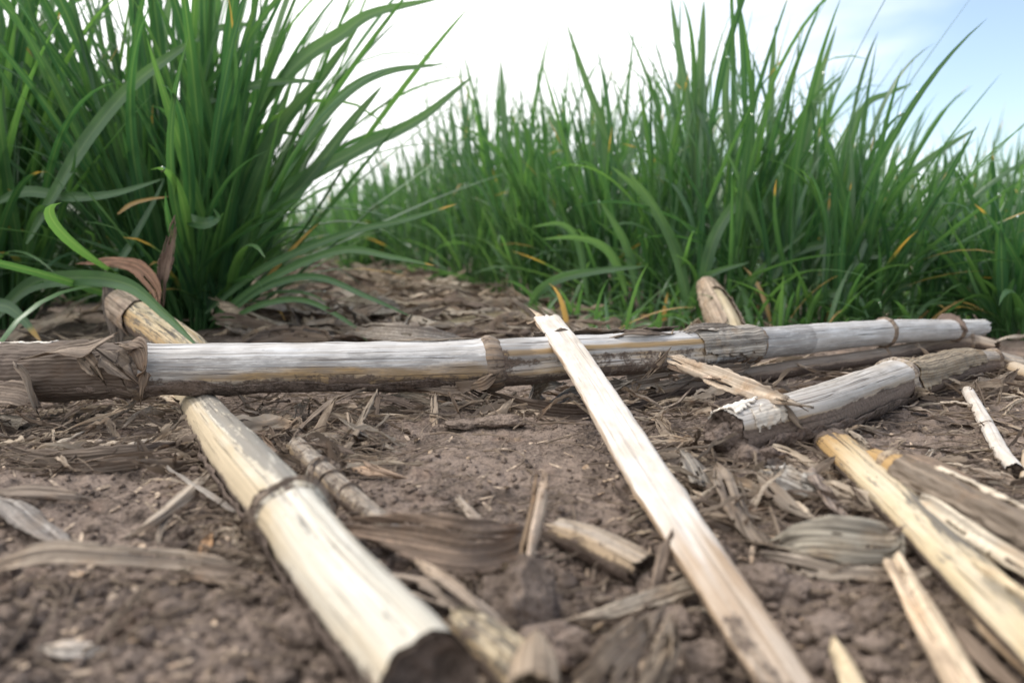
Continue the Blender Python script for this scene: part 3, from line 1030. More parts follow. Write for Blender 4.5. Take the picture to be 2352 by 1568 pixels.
# -- the yellow stalk at lower right, split, with soil along its underside
def yellow_stalk():
    rows = [(1872, 982, 80, -.75), (1945, 1046, 92, -.2), (2064, 1155, 108, -.12), (2205, 1297, 126), (2350, 1440, 144), (2500, 1590, 160)]
    ctrl = [lie(*r) for r in rows]
    s = Stem(ctrl, nseg=260, nang=84, nodes=(0.75,), oval=.68, grooves=((.75, .08, .12), (-.3, .07, .10), (.2, -.05, .2)), seed=5, bulge=.08, rough=.028, jag=(.003, 0))
    t = stalk_thing('yellow split corn stalk at lower right with black stains', s)

    def mask(u, a, P):
        wav = .25 * perlin(s_of(s, u) * 40, a * 1.3, 1.2)
        r = .1 + .95 * np.exp(-(u / 1.25) ** 2) + .25 * sm(.7, 1.4, np.abs(a) + wav)
        gq = .95 * sm(1.35, 1.75, np.abs(a) + wav * .5) + .8 * sm(1.0, .6, u)
        return r, gq, .25 + .75 * np.exp(-((u - 2.6) / .5) ** 2) * np.exp(-((a - .5) / .6) ** 2)
    s.skin('stem', M_YELL, t, mask)
    s.cap('broken_end', M_MUD, t, 0, .3, .3)
    s.wrap('soil_crust', M_MUD, t, 1.0, 4.9, 52, 118, .0030, None, .14, 21, 18, flare=.0004)
    for i, (lab, rr, w, cc) in enumerate([
            ('weathered split straw packed between the pale strip and the ribbed sheath at right', [(2190, 1160, .5), (2280, 1208, .55), (2380, 1265, .55), (2470, 1318, .5)], .26, (.46, .41, .34)),
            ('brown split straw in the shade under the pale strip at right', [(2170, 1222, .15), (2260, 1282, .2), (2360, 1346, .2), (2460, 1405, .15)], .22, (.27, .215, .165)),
            ('thin straw lying on top of the yellow stalk end at the right edge', [(2240, 1290, 1.2), (2300, 1330, 1.25), (2370, 1378, 1.2), (2450, 1430, 1.1)], .12, (.56, .47, .33))]):
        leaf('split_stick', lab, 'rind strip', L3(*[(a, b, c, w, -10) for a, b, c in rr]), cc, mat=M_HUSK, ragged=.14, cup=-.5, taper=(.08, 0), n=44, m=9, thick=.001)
    # pale strip of rind lying along its far side
    p = L3((2116, 1142, .9, .36, -10), (2210, 1206, .95, .48, -12), (2320, 1276, .9, .50, -14), (2460, 1366, .8, .50, -14))
    leaf('split_stick', 'pale straight strip of rind lying beside the yellow stalk', 'rind strip', p, (.62, .55, .44), mat=M_HUSK, ragged=.07, cup=-.5, taper=(.06, 0), n=50, m=11, thick=.0012)


yellow_stalk()


def small_stem(label, rows, mat, name='corn_stalk', nodes=(), grooves=(), oval=1.0, seed=0, maskv=(.3, .3, .2), zc=0, jag=(.002, .002), caps=(None, None), bulge=.1, nseg=90, nang=48, cat='corn stalk', rough=.03, node_mat=None, depth=False):
    ctrl = [(Pd(x, y, d), th / 2 * d / FPX) for x, y, th, d in rows] if depth else [lie(*r, zc=zc) for r in rows]
    s = Stem(ctrl, nseg=nseg, nang=nang, nodes=nodes, grooves=grooves, oval=oval, seed=seed, bulge=bulge, rough=rough, jag=jag, node_w=.003)
    t = stalk_thing(label, s, name, cat)

    def mask(u, a, P):
        wav = .25 * perlin(s_of(s, u) * 50, a * 1.3, seed)
        return maskv[0] + .3 * sm(.6, 1.4, np.abs(a) + wav), maskv[1] + .8 * sm(1.2, 1.9, np.abs(a) + wav), maskv[2] + 0 * a
    s.skin('stem', mat, t, mask)
    for e in (0, 1):
        if caps[e]: s.cap('broken_end', caps[e], t, e, .35, .35)
    for i, nd in enumerate(nodes):
        s.band('node', node_mat or mat, t, nd, .004, .0007, seed=seed + i)
    return t, s


# thin brown stem tucked under the main stalk at right
t, s = small_stem('thin brown stem tucked under the right half of the long grey stalk',
                  [(1500, 905, 36), (1690, 868, 38), (1850, 842, 38), (2030, 815, 34), (2140, 792, 30), (2230, 786, 36), (2290, 796, 26)], M_BROWN, 'thin_stem', (3, 5), ((.9, .2, .5),), seed=31, maskv=(.2, .2, .2), cat='stem', zc=.1)
# little white stick at the far right
small_stem('short white stick lying on bare soil near the right edge', [(2222, 898, 26), (2262, 970, 32), (2300, 1040, 36), (2332, 1082, 38)], M_STICK, 'white_stick', seed=33, maskv=(-.3, .12, .3), caps=(M_TAN, M_MUD), cat='stick', rough=.06)
small_stem('pale stick end poking in at the right edge beside the white stick', [(2360, 1040, 22), (2356, 1105, 26)], M_TAN, 'stick_end', seed=34, maskv=(.3, .2, .2), cat='stick')
# stub with wiry roots beside the cream stalk
t, s = small_stem('short fibrous stub wound with wiry roots right of the cream stalk', [(682, 1030, 52), (740, 1085, 56), (800, 1140, 56), (870, 1195, 50), (915, 1225, 34)], M_GREY, 'stalk_stub', (1,), seed=35, maskv=(.5, .42, .5), caps=(M_MUD, M_MUD), cat='stub', rough=.05, jag=(.003, .004))
for q, (uu, tl, of) in enumerate(((.9, .003, .0008), (1.15, -.003, .0012), (1.35, .002, .0006), (2.1, -.002, .0007))):
    s.band('root_fibre', M_BROWN, t, uu, .0009, of, seed=50 + q, tilt=tl, a0=-150, a1=150)
# tan chunk of broken stalk in the middle foreground
small_stem('short tan chunk of broken stalk in the middle foreground with a dark cut end', [(1278, 1214, 74), (1345, 1240, 98), (1420, 1276, 106), (1478, 1306, 100)], M_GREY, 'stalk_chunk', seed=36, maskv=(.55, .38, .15), caps=(M_TAN, M_MUD), cat='stalk piece', rough=.06, oval=.75, jag=(.003, .002), grooves=((-.3, .12, .5),))
# brown and yellow piece near the bottom edge
small_stem('brown muddy stalk piece with a yellow side near the bottom edge', [(1050, 1425, 80), (1120, 1480, 110), (1190, 1545, 128), (1240, 1600, 130)], M_YELL, 'stalk_chunk', seed=37, maskv=(.3, .45, .4), caps=(M_MUD, None), cat='stalk piece', rough=.05, grooves=((.2, .2, .4),), jag=(.004, 0))
# yellow stalk with sheath behind the main stalk at left
t, s = small_stem('yellow mottled stalk in a grey sheath behind the long stalk at left', [(285, 700, 74, .475), (345, 745, 84, .445), (420, 800, 92, .41), (470, 850, 96, .395)], M_YELL, 'corn_stalk', (), seed=38, maskv=(.35, .0, .38), depth=True)
s.wrap('leaf_sheath', M_HUSK, t, 0, .72, -150, 150, .0014, (.36, .29, .235), .12, 24, 40, flare=.0012)
# stub behind the main stalk at right
t, s = small_stem('upright yellow stub in a split grey sheath at the foot of the right grass', [(1622, 655, 34, .62), (1640, 690, 54, .60), (1662, 735, 66, .57), (1690, 800, 70, .54)], M_YELL, 'stalk_stub', seed=39, maskv=(.2, 0, .1), cat='stub', depth=True, jag=(.004, 0))
s.wrap('leaf_sheath', M_HUSK, t, 0, .9, -170, 170, .0016, (.40, .32, .25), .1, 25, 36)
s.wrap('leaf_sheath', M_HUSK, t, .9, 2.6, -175, -15, .0016, (.36, .29, .23), .14, 26, 24, flare=.001)
s.wrap('leaf_sheath', M_HUSK, t, 1.0, 2.6, 45, 170, .0016, (.22, .18, .15), .2, 27, 24, flare=.001)
# pieces beyond the broken stalk at the right edge
small_stem('grey stalk piece entering from the right edge beyond the broken stalk', [(2300, 836, 34), (2352, 858, 40), (2420, 880, 44)], M_TAN, 'stalk_chunk', seed=40, maskv=(.2, .2, .2), cat='stalk piece')
# sheathed stalk at the right edge beyond the yellow one
t, s = small_stem('orange footed stalk in a ribbed grey sheath right of the yellow stalk', [(2008, 1052, 44), (2050, 1074, 66), (2120, 1110, 78), (2230, 1165, 84), (2370, 1238, 92), (2480, 1300, 96)], M_YELL, 'corn_stalk', (1,), seed=41, maskv=(.9, -.2, .1), caps=(M_TAN, None), node_mat=M_TAN, zc=.35)
s.wrap('leaf_sheath', M_LEAF, t, 1.5, 4.9, 8, 150, .0012, (.25, .205, .165), .12, 42, 40)
s.wrap('leaf_sheath', M_LEAF, t, 1.7, 4.9, -110, 6, .0005, (.30, .24, .185), .14, 44, 30)
s.wrap('leaf_sheath', M_HUSK, t, 2.2, 4.9, -48, -6, .0013, (.56, .49, .40), .2, 43, 20)
leaf('husk_shred', None, None, L3((2030, 1040, 1.0, .5, -20), (2110, 1062, 1.1, .7, -30), (2230, 1120, 1.0, .5, -30), (2345, 1190, .8, .3, -30)), (.33, .25, .19), parent=t, ragged=.12, cup=-.3, n=40, m=9)

# ------------------------------------------------------------------ splinters and dead leaves placed one by one
def stick_strip(name, label, cat, pts, color, **kw):
    kw.setdefault('thick', .0014)
    return leaf(name, label, cat, pts, color, mat=kw.pop('mat', M_HUSK), **kw)


# tan strip bridging the grey stalk and the broken stalk, with its dark hook
dm = on_stem('main', 1540, 822)
db = on_stem('broken', 1800, 935, .0010)
dh = on_stem('broken', 1835, 945, .0016)
t = thing('rind_strip', 'pale tan strip of rind bridging from the long stalk to the broken stalk', 'rind strip', Pd(1690, 890, (dm + db) / 2))
leaf('strip', None, None, LD((1532, 816, dm, .35, -35), (1575, 836, dm * .8 + db * .2, .60, -50), (1660, 870, dm * .5 + db * .5, .78, -58), (1750, 903, dm * .15 + db * .85, .62, -55), (1806, 922, db - .001, .42, -40), (1848, 934, dh - .002, .16, -20)), (.43, .36, .29), parent=t, mat=M_HUSK, ragged=.2, cup=-.15, taper=(.06, .1), n=60, m=13, cuts=4, thick=.0004, wave=.0010)
leaf('strip', None, None, LD((1536, 840, dm, .2, -40), (1580, 852, dm * .8 + db * .2, .30, -45), (1640, 868, dm * .55 + db * .45, .3, -48)), (.55, .43, .34), parent=t, mat=M_HUSK, ragged=.2, taper=(.1, .3), n=26, m=7, thick=.0006)
leaf('hook', None, None, LD((1790, 919, db - .0015, .22, -40), (1825, 927, dh - .002, .36, -10), (1848, 938, dh - .001, .26, 20)), (.15, .108, .078), parent=t, mat=M_HUSK, ragged=.2, taper=(.1, .1), n=18, m=7)
ds = on_stem('broken', 1825, 965, .0008)
leaf('rind_chip', 'small dark sliver leaning against the broken stalk below the tan strip', 'rind chip', LD((1802, 930, ds + .001, .18, -60), (1818, 952, ds, .26, -60), (1838, 976, ds - .001, .2, -60)), (.20, .165, .135), mat=M_HUSK, ragged=.15, cup=-.6, taper=(.2, .1), n=20, m=7)

# upright splinter on the soil clod in the foreground
t = thing('splinter', 'pale pointed splinter sticking up from a soil clod in the foreground', 'splinter', g(1208, 1310))
leaf('point', None, None, LD((1205, 1325, .170, .26, -75), (1222, 1250, .173, .27, -75), (1238, 1180, .177, .23, -75), (1248, 1125, .180, .13, -75), (1250, 1104, .182, .03, -75)), (.60, .48, .38), parent=t, mat=M_HUSK, ragged=.16, cup=-.4, taper=(.02, .1), n=40, m=9, thick=.0012)
leaf('point', None, None, LD((1200, 1262, .176, .2, -75), (1214, 1200, .180, .26, -75), (1224, 1150, .183, .16, -75), (1228, 1120, .184, .05, -75)), (.34, .255, .18), parent=t, mat=M_HUSK, ragged=.22, taper=(.05, .1), n=30, m=7, thick=.001)

CLODS = [(1208, 1385, .0077, 1.2, (1.0, .9, .95), 'large rounded soil clod below the pale upright splinter'),
         (1250, 1480, .0060, 5.7, (1.2, 1, .7), 'low soil clod at the bottom edge beside the rolled leaf'),
         (1648, 1288, .0045, 2.3, (1.1, 1, .8), 'soil clod touching the right side of the leaning stick halfway down'),
         (1745, 1335, .0050, 3.1, (1.2, 1, .75), 'dark soil clod right of the leaning stick beside the ribbed leaf'),
         (1820, 1352, .0034, 4.7, (1.2, 1, .8), 'small soil clod below the ribbed leaf'),
         (1530, 1432, .0045, 7.7, (1.4, 1, .6), 'broad soil clod left of the leaning stick near the bottom'),
         (1618, 1520, .0042, 8.1, (1.2, 1, .7), 'soil clod tucked against the lower end of the leaning stick'),
         (1500, 1350, .0040, 6.3, (1, 1, .8), 'soil clod beside the dark upright sliver'),
         (1150, 968, .0042, 11.3, (2.2, 1, .6), 'flat soil clod at the crack on the middle mound'),
         (1060, 975, .0036, 12.1, (2.0, 1, .5), 'flat crumbly soil clod left of the crack on the mound'),
         (285, 922, .0030, 13.3, (1, 1, .9), 'dark pebble under the first node of the long stalk'),
         (2010, 1400, .0036, 14.9, (1.3, 1, .7), 'soil clod between the ribbed leaf and the forked sliver'),
         (1900, 1440, .0042, 15.7, (1.3, 1, .7), 'soil clod in the bare soil at lower right'),
         (640, 1290, .0036, 16.1, (1.2, 1, .7), 'soil clod against the left flank of the cream stalk'),
         (700, 1440, .0042, 17.7, (1.2, 1, .7), 'soil clod against the lower left flank of the cream stalk'),
         (1010, 1255, .0040, 18.4, (1.3, 1, .7), 'soil clod in shadow under the curled brown leaf')]
for px, py, r, sd, sq, lab in CLODS:
    c = g(px, py, r * 45)
    tag(clod_mesh('pebble' if 'pebble' in lab else 'soil_clod', M_CLOD, c, r, sd, None, sq, .38), lab, 'pebble' if 'pebble' in lab else 'clod')

LV = [
    # name, label, category, points (px, py, cm up, cm wide, roll), colour, options
    ('dead_leaf', 'broad curled brown leaf with torn lower edge right of the cream stalk', 'dead leaf',
     [(775, 1196, .5, .25, -30), (860, 1213, .75, .55, -55), (960, 1232, .95, 1.0, -62), (1060, 1250, .95, 1.15, -66), (1150, 1248, .75, .95, -62), (1225, 1232, .4, .5, -50)], (.29, .215, .165), dict(cup=.35, ragged=.10, taper=(.08, .1), n=70, m=21, ribs=.0001)),
    ('dead_leaf', 'narrow brown leaf strip running into the curled brown leaf from below', 'dead leaf',
     [(770, 1192, .3, .15, -20), (850, 1228, .35, .3, -30), (940, 1262, .3, .35, -30), (1010, 1290, .1, .15, -30)], (.30, .235, .185), dict(cup=.3, ragged=.15, n=40, m=7)),
    ('dead_leaf', 'grey ribbed leaf strip pointing to the bottom edge left of the soil clod', 'dead leaf',
     [(915, 1325, .5, .55, 10), (985, 1342, .65, .75, 10), (1065, 1380, .6, .72, 8), (1140, 1430, .45, .58, 5), (1215, 1490, .15, .3, 0)], (.36, .30, .25), dict(cup=-.4, ragged=.12, taper=(.02, .2), n=60, m=15, ribs=.0001)),
    ('dead_leaf', 'narrow tan prong lying over the grey ribbed leaf strip', 'dead leaf',
     [(958, 1290, .9, .28, 0), (1020, 1330, .95, .32, 0), (1085, 1380, .85, .28, 0), (1130, 1418, .6, .2, 0)], (.43, .345, .27), dict(cup=-.3, ragged=.12, n=40, m=9)),
    ('dead_leaf', 'shredded tan leaf standing up at the bottom edge right of the rolled leaf', 'dead leaf',
     [(1330, 1600, .2, .5, -60), (1400, 1530, .75, .9, -65), (1455, 1470, 1.0, .75, -65), (1500, 1428, 1.05, .4, -65)], (.44, .35, .27), dict(cup=.3, ragged=.30, taper=(.1, .1), n=40, m=19, cuts=9, ribs=.0002)),
    ('dead_leaf', 'torn yellowish leaf standing at the bottom edge left of the leaning stick', 'dead leaf',
     [(1480, 1600, .1, .5, -70), (1515, 1530, .5, .6, -70), (1540, 1470, .8, .55, -70), (1545, 1425, .9, .25, -70)], (.44, .35, .26), dict(cup=.2, ragged=.35, taper=(.1, .2), n=36, m=15, cuts=8)),
    ('dead_leaf', 'thin pale ribbon of leaf left of the leaning stick low in the picture', 'dead leaf',
     [(1320, 1420, .35, .18, -40), (1400, 1402, .45, .28, -50), (1500, 1372, .5, .32, -50), (1585, 1345, .45, .4, -50), (1650, 1342, .3, .3, -50)], (.50, .43, .35), dict(cup=.2, ragged=.16, n=50, m=9, wave=.0005)),
    ('dead_leaf', 'brown underside strip below the thin pale ribbon', 'dead leaf',
     [(1330, 1436, .2, .3, -40), (1420, 1420, .25, .35, -50), (1510, 1392, .25, .3, -50), (1590, 1362, .2, .2, -50)], (.26, .20, .155), dict(cup=.2, ragged=.16, n=40, m=9)),
    ('rind_chip', 'dark upright sliver standing left of the leaning stick', 'rind chip',
     [(1490, 1420, .2, .25, -75), (1506, 1350, .5, .32, -75), (1522, 1290, .75, .35, -75), (1535, 1238, .95, .2, -75)], (.26, .20, .155), dict(cup=-.3, ragged=.2, n=30, m=9)),
    ('dead_leaf', 'long pale ribbon of leaf lying across the lower left soil from the left edge', 'dead leaf',
     [(-60, 1318, .5, .3, -40), (20, 1290, .7, .45, -45), (120, 1268, .8, .48, -45), (260, 1275, .7, .42, -50), (390, 1285, .5, .42, -45), (480, 1296, .4, .4, -45), (548, 1312, .2, .25, -40)], (.40, .33, .265), dict(cup=.2, ragged=.12, n=80, m=11, wave=.0004)),
    ('dead_leaf', 'short brown leaf tip at the right end of the long pale ribbon', 'dead leaf',
     [(400, 1302, .3, .3, -40), (480, 1318, .35, .4, -40), (560, 1325, .25, .35, -40), (650, 1360, .1, .2, -30)], (.31, .245, .195), dict(cup=.2, ragged=.2, n=40, m=9, wave=.0005)),
    ('dead_leaf', 'grey forked strip of leaf left of the cream stalk', 'dead leaf',
     [(500, 1068, .35, .25, 30), (455, 1112, .4, .36, 30), (395, 1165, .45, .34, 30), (345, 1202, .35, .26, 30), (306, 1226, .15, .14, 20)], (.40, .345, .29), dict(cup=-.3, ragged=.12, n=50, m=9)),
    ('dead_leaf', 'thin curved prong below the grey forked strip', 'dead leaf',
     [(420, 1152, .35, .16, 30), (385, 1188, .3, .16, 20), (368, 1222, .15, .12, 20), (362, 1250, .1, .08, 10)], (.38, .32, .26), dict(cup=-.2, ragged=.1, n=30, m=7)),
    ('splinter', 'thin straight grey splinter touching the cream stalk on its left', 'splinter',
     [(384, 1072, .5, .10, 0), (440, 1108, .5, .17, 0), (500, 1145, .45, .17, 0), (548, 1176, .4, .12, 0)], (.38, .35, .32), dict(cup=-.5, ragged=.08, n=30, m=7, mat=M_HUSK)),
    ('dead_leaf', 'wide silvery grey leaf piece at the left edge of the soil', 'dead leaf',
     [(-40, 1135, .25, .8, 15), (30, 1160, .4, .95, 15), (90, 1205, .35, .85, 12), (158, 1256, .15, .5, 8)], (.34, .315, .295), dict(cup=-.25, ragged=.14, n=50, m=17, ribs=.00012, taper=(.05, .15))),
    ('dead_leaf', 'small brown leaf scrap above the silvery grey piece at the left edge', 'dead leaf',
     [(-20, 1132, .3, .3, -30), (70, 1128, .35, .4, -40), (160, 1135, .3, .3, -40), (190, 1142, .2, .12, -30)], (.28, .23, .19), dict(cup=-.2, ragged=.2, n=36, m=9)),
    ('dead_leaf', 'dark fibrous leaf curving along the soil under the left part of the long stalk', 'dead leaf',
     [(-10, 1000, .35, .35, -30), (30, 1036, .3, .45, -45), (120, 1052, .4, .55, -50), (250, 1042, .5, .6, -50), (350, 1034, .45, .45, -50), (450, 1012, .3, .2, -40)], (.165, .13, .105), dict(cup=.25, ragged=.2, n=80, m=17, ribs=.0002)),
    ('dead_leaf', 'second dark fibrous strip just below the curving one at left', 'dead leaf',
     [(60, 1068, .2, .2, -40), (180, 1072, .25, .35, -45), (320, 1062, .25, .35, -45), (430, 1050, .15, .15, -40)], (.19, .15, .12), dict(cup=.2, ragged=.25, n=60, m=11, ribs=.00015)),
    ('dead_leaf', 'long brown leaf hanging from under the long stalk to the stub', 'dead leaf',
     [(668, 1008, .3, .2, 20), (700, 972, .5, .4, 20), (745, 930, .8, .5, 20), (800, 905, 1.0, .5, 10), (850, 895, 1.0, .3, 0)], (.30, .24, .19), dict(cup=-.3, ragged=.16, n=50, m=11)),
    ('dead_leaf', 'grey brown leaf drooping from the long stalk beside the hanging brown one', 'dead leaf',
     [(785, 1045, .15, .4, 35), (812, 1000, .5, .5, 35), (838, 950, .9, .4, 35), (860, 905, 1.1, .25, 30)], (.27, .225, .18), dict(cup=-.4, ragged=.16, n=40, m=11)),
    ('dead_leaf', 'narrow dark leaf edge drooping right of the two hanging leaves', 'dead leaf',
     [(858, 985, .1, .1, 50), (866, 950, .4, .2, 50), (868, 905, .9, .2, 40)], (.14, .105, .08), dict(cup=-.3, ragged=.15, n=26, m=7)),
    ('dead_leaf', 'long dark bowed leaf sagging under the long stalk right of its middle node', 'dead leaf',
     [(1070, 885, .9, .4, -70), (1130, 912, .55, .65, -75), (1210, 936, .30, .75, -78), (1300, 950, .2, .75, -78), (1380, 946, .25, .7, -78), (1480, 925, .35, .5, -75), (1580, 898, .5, .3, -70)], (.092, .068, .054), dict(cup=.15, ragged=.07, n=80, m=13)),
    ('dead_leaf', 'pale looped leaf standing behind the dark bowed leaf', 'dead leaf',
     [(1215, 930, .2, .9, -75), (1232, 900, .7, 1.0, -80), (1262, 878, 1.15, .9, -40), (1295, 880, 1.1, .7, 20)], (.44, .40, .35), dict(cup=.3, ragged=.08, n=40, m=15, taper=(.05, .2))),
    ('dead_leaf', 'grey leaf piece left of the leaning stick under the long stalk', 'dead leaf',
     [(1262, 925, .3, .4, -60), (1310, 908, .5, .75, -65), (1372, 890, .7, .8, -65), (1450, 880, .8, .6, -60)], (.32, .30, .275), dict(cup=.3, ragged=.12, n=40, m=15, ribs=.0001)),
    ('dead_leaf', 'grey leaf piece right of the leaning stick under the torn sheath', 'dead leaf',
     [(1370, 905, .35, .5, -60), (1450, 880, .6, .95, -65), (1540, 862, .8, 1.0, -65), (1640, 850, .8, .5, -60)], (.29, .27, .25), dict(cup=.3, ragged=.12, n=46, m=15, ribs=.0001)),
    ('dead_leaf', 'dark brown leaf below the grey piece right of the leaning stick', 'dead leaf',
     [(1400, 940, .15, .4, -50), (1490, 918, .35, .55, -60), (1590, 890, .5, .5, -60), (1690, 868, .5, .3, -55)], (.16, .125, .10), dict(cup=.3, ragged=.14, n=46, m=11)),
    # the fan of dead leaves under the broken end
    ('dead_leaf', 'folded grey brown leaf hanging straight down from the muddy broken end', 'dead leaf',
     [(1648, 1058, .5, .75, 30), (1672, 1105, .55, .95, 32), (1700, 1165, .5, .95, 30), (1738, 1225, .3, .7, 22), (1778, 1262, .15, .4, 10)], (.245, .20, .16), dict(cup=-.3, ragged=.1, fold=.35, n=60, m=17, ribs=.00016)),
    ('dead_leaf', 'slim grey brown leaf beside the folded one below the broken end', 'dead leaf',
     [(1738, 1075, .6, .4, 5), (1780, 1120, .6, .62, 5), (1830, 1165, .5, .66, 5), (1895, 1212, .25, .4, 5)], (.29, .245, .195), dict(cup=-.35, ragged=.1, fold=.2, n=50, m=13, ribs=.0001)),
    ('dead_leaf', 'silvery flat leaf piece with a torn end left of the top of the yellow stalk', 'dead leaf',
     [(1745, 1078, .55, .35, -45), (1800, 1095, .6, .7, -48), (1850, 1115, .5, .8, -48), (1895, 1132, .35, .6, -45)], (.40, .38, .355), dict(cup=.1, ragged=.24, n=40, m=17, ribs=.0001, taper=(.05, .02))),
    ('dead_leaf', 'pinkish pale leaf standing beside the upper yellow stalk', 'dead leaf',
     [(1862, 1064, .7, .3, 25), (1880, 1100, .65, .55, 28), (1905, 1145, .5, .62, 28), (1942, 1198, .2, .5, 22)], (.40, .325, .275), dict(cup=-.3, ragged=.12, n=44, m=13, ribs=.0001)),
    ('dead_leaf', 'fan shaped ribbed grey leaf at right between the stick and the yellow stalk', 'dead leaf',
     [(1772, 1238, .35, .35, -30), (1830, 1228, .6, .85, -40), (1900, 1226, .8, 1.15, -42), (1980, 1234, .75, 1.2, -42), (2060, 1246, .5, 1.1, -40)], (.31, .285, .24), dict(cup=-.35, ragged=.07, n=70, m=27, ribs=.00022, taper=(.2, .02))),
    ('dead_leaf', 'flat pale grey leaf strip under the fan shaped leaf', 'dead leaf',
     [(1740, 1272, .25, .25, -30), (1830, 1290, .3, .55, -35), (1930, 1312, .25, .5, -35), (2040, 1318, .2, .45, -35), (2150, 1328, .1, .3, -35)], (.38, .325, .27), dict(cup=-.2, ragged=.1, n=60, m=11)),
    ('dead_leaf', 'small cut grey leaf square at the right side of the leaning stick', 'dead leaf',
     [(1575, 1040, .4, .7, 10), (1600, 1075, .45, .85, 10), (1622, 1118, .3, .85, 10)], (.30, .27, .235), dict(cup=-.2, ragged=.12, n=30, m=15, ribs=.00012, taper=(.02, .02))),
    ('dead_leaf', 'narrow brown leaf strip down beside the folded leaf near the stick', 'dead leaf',
     [(1640, 1120, .35, .15, 10), (1672, 1165, .35, .25, 10), (1706, 1215, .3, .25, 10), (1738, 1258, .15, .15, 10)], (.33, .26, .20), dict(cup=-.2, ragged=.15, n=36, m=7)),
    ('dead_leaf', 'dark brown leaf deep between the slim leaf and the silvery piece', 'dead leaf',
     [(1755, 1130, .2, .4, -20), (1810, 1175, .25, .5, -20), (1865, 1218, .15, .3, -20)], (.12, .092, .075), dict(cup=.3, ragged=.15, n=30, m=9)),
    ('dead_leaf', 'tan flake beside the leaning stick near the cut square', 'dead leaf',
     [(1598, 1132, .25, .4, 0), (1632, 1150, .3, .5, 0), (1662, 1165, .2, .25, 0)], (.42, .34, .26), dict(cup=-.2, ragged=.2, n=26, m=9)),
    # lower right slivers
    ('splinter', 'left prong of the forked pale sliver at lower right', 'splinter',
     [(2040, 1285, .5, .16, 0), (2085, 1375, .45, .24, 0), (2140, 1470, .4, .30, 0), (2215, 1600, .3, .34, 0)], (.58, .46, .34), dict(cup=-.7, ragged=.08, n=60, m=9, mat=M_HUSK, thick=.0014, taper=(.02, 0))),
    ('splinter', 'right prong of the forked pale sliver at lower right', 'splinter',
     [(2062, 1278, .5, .18, 0), (2108, 1358, .45, .22, 0), (2165, 1448, .4, .24, 0), (2265, 1600, .3, .28, 0)], (.60, .50, .38), dict(cup=-.7, ragged=.08, n=60, m=9, mat=M_HUSK, thick=.0014, taper=(.02, 0))),
    ('splinter', 'blurred yellow splinter tip at the bottom edge right of the leaning stick', 'splinter',
     [(1920, 1478, .7, .12, 0), (1938, 1520, .6, .30, 0), (1962, 1570, .5, .36, 0), (1985, 1620, .4, .4, 0)], (.62, .52, .36), dict(cup=-.6, ragged=.06, n=30, m=9, mat=M_HUSK, thick=.0015, taper=(.1, 0))),
    ('splinter', 'tan strip at the lower right corner below the yellow stalk', 'splinter',
     [(2215, 1385, .25, .15, 0), (2280, 1450, .3, .3, 0), (2360, 1530, .3, .36, 0), (2450, 1610, .3, .36, 0)], (.50, .38, .26), dict(cup=-.4, ragged=.14, n=40, m=9, mat=M_HUSK, thick=.001)),
    ('dead_leaf', 'blurred brown leaf at the bottom edge near the lower right corner', 'dead leaf',
     [(2190, 1430, .3, .2, 0), (2240, 1490, .35, .35, 0), (2310, 1560, .3, .35, 0), (2350, 1600, .2, .3, 0)], (.29, .225, .175), dict(cup=-.2, ragged=.12, n=36, m=9)),
    # small pale chips on the middle mound
    ('rind_chip', 'thin pale chip stuck in the soil above the curled brown leaf', 'rind chip',
     [(1056, 1148, .35, .12, 0), (1082, 1178, .3, .17, 0), (1122, 1218, .15, .15, 0)], (.52, .44, .37), dict(cup=-.4, ragged=.1, n=24, m=7, mat=M_HUSK, thick=.0008)),
    ('rind_chip', 'peach coloured flake right of the fibrous stub', 'rind chip',
     [(800, 1060, .3, .2, -20), (835, 1074, .35, .38, -25), (880, 1090, .2, .2, -25)], (.52, .38, .28), dict(cup=-.1, ragged=.3, n=24, m=11, mat=M_HUSK)),
    ('rind_chip', 'blurred white chip on the soil at the lower left corner', 'rind chip',
     [(100, 1488, .15, .12, -30), (140, 1490, .25, .28, -35), (200, 1494, .2, .24, -35)], (.62, .56, .50), dict(cup=.05, ragged=.3, n=24, m=9, wave=.0003, mat=M_HUSK, thick=.0008)),
    ('rind_chip', 'small cream flake under the long stalk near the fallen cut end', 'rind chip',
     [(345, 905, .3, .2, -30), (385, 912, .4, .4, -30), (430, 930, .2, .2, -30)], (.56, .48, .38), dict(cup=-.2, ragged=.25, n=24, m=9, mat=M_HUSK)),
    ('rind_chip', 'orange brown flake left of the cream stalk near its ring', 'rind chip',
     [(462, 1278, .15, .15, 20), (472, 1252, .25, .26, 20), (478, 1220, .2, .2, 20)], (.42, .25, .13), dict(cup=-.2, ragged=.2, n=22, m=7, mat=M_HUSK)),
    # dead leaves behind the long stalk at left
    ('dead_leaf', 'grey upright leaf standing behind the long stalk left of the yellow mottled stalk', 'dead leaf',
     [(268, 800, 1.0, 1.3, 8), (262, 745, 2.4, 1.4, 12), (250, 690, 3.8, 1.1, 10), (243, 630, 5.2, .35, 5)], (.25, .22, .20), dict(cup=.4, ragged=.1, n=44, m=15, ref=(0, 1, 0))),
    ('dead_leaf', 'reddish brown leaf arching over behind the yellow mottled stalk', 'dead leaf',
     [(180, 606, 4.8, .7, -30), (240, 602, 5.2, .9, -40), (310, 612, 5.0, 1.0, -40), (356, 660, 3.6, .8, -50), (366, 705, 2.4, .4, -60)], (.26, .15, .10), dict(cup=.3, ragged=.08, n=50, m=11)),
    ('dead_leaf', 'twisted grey brown leaf standing against the left grass plant', 'dead leaf',
     [(372, 712, 1.5, .8, 10), (375, 640, 3.3, 1.0, 25), (388, 580, 5.2, .8, -10), (402, 512, 7.3, .35, 20)], (.24, .175, .145), dict(cup=-.5, ragged=.14, n=50, m=13, ref=(0, 1, 0))),
]
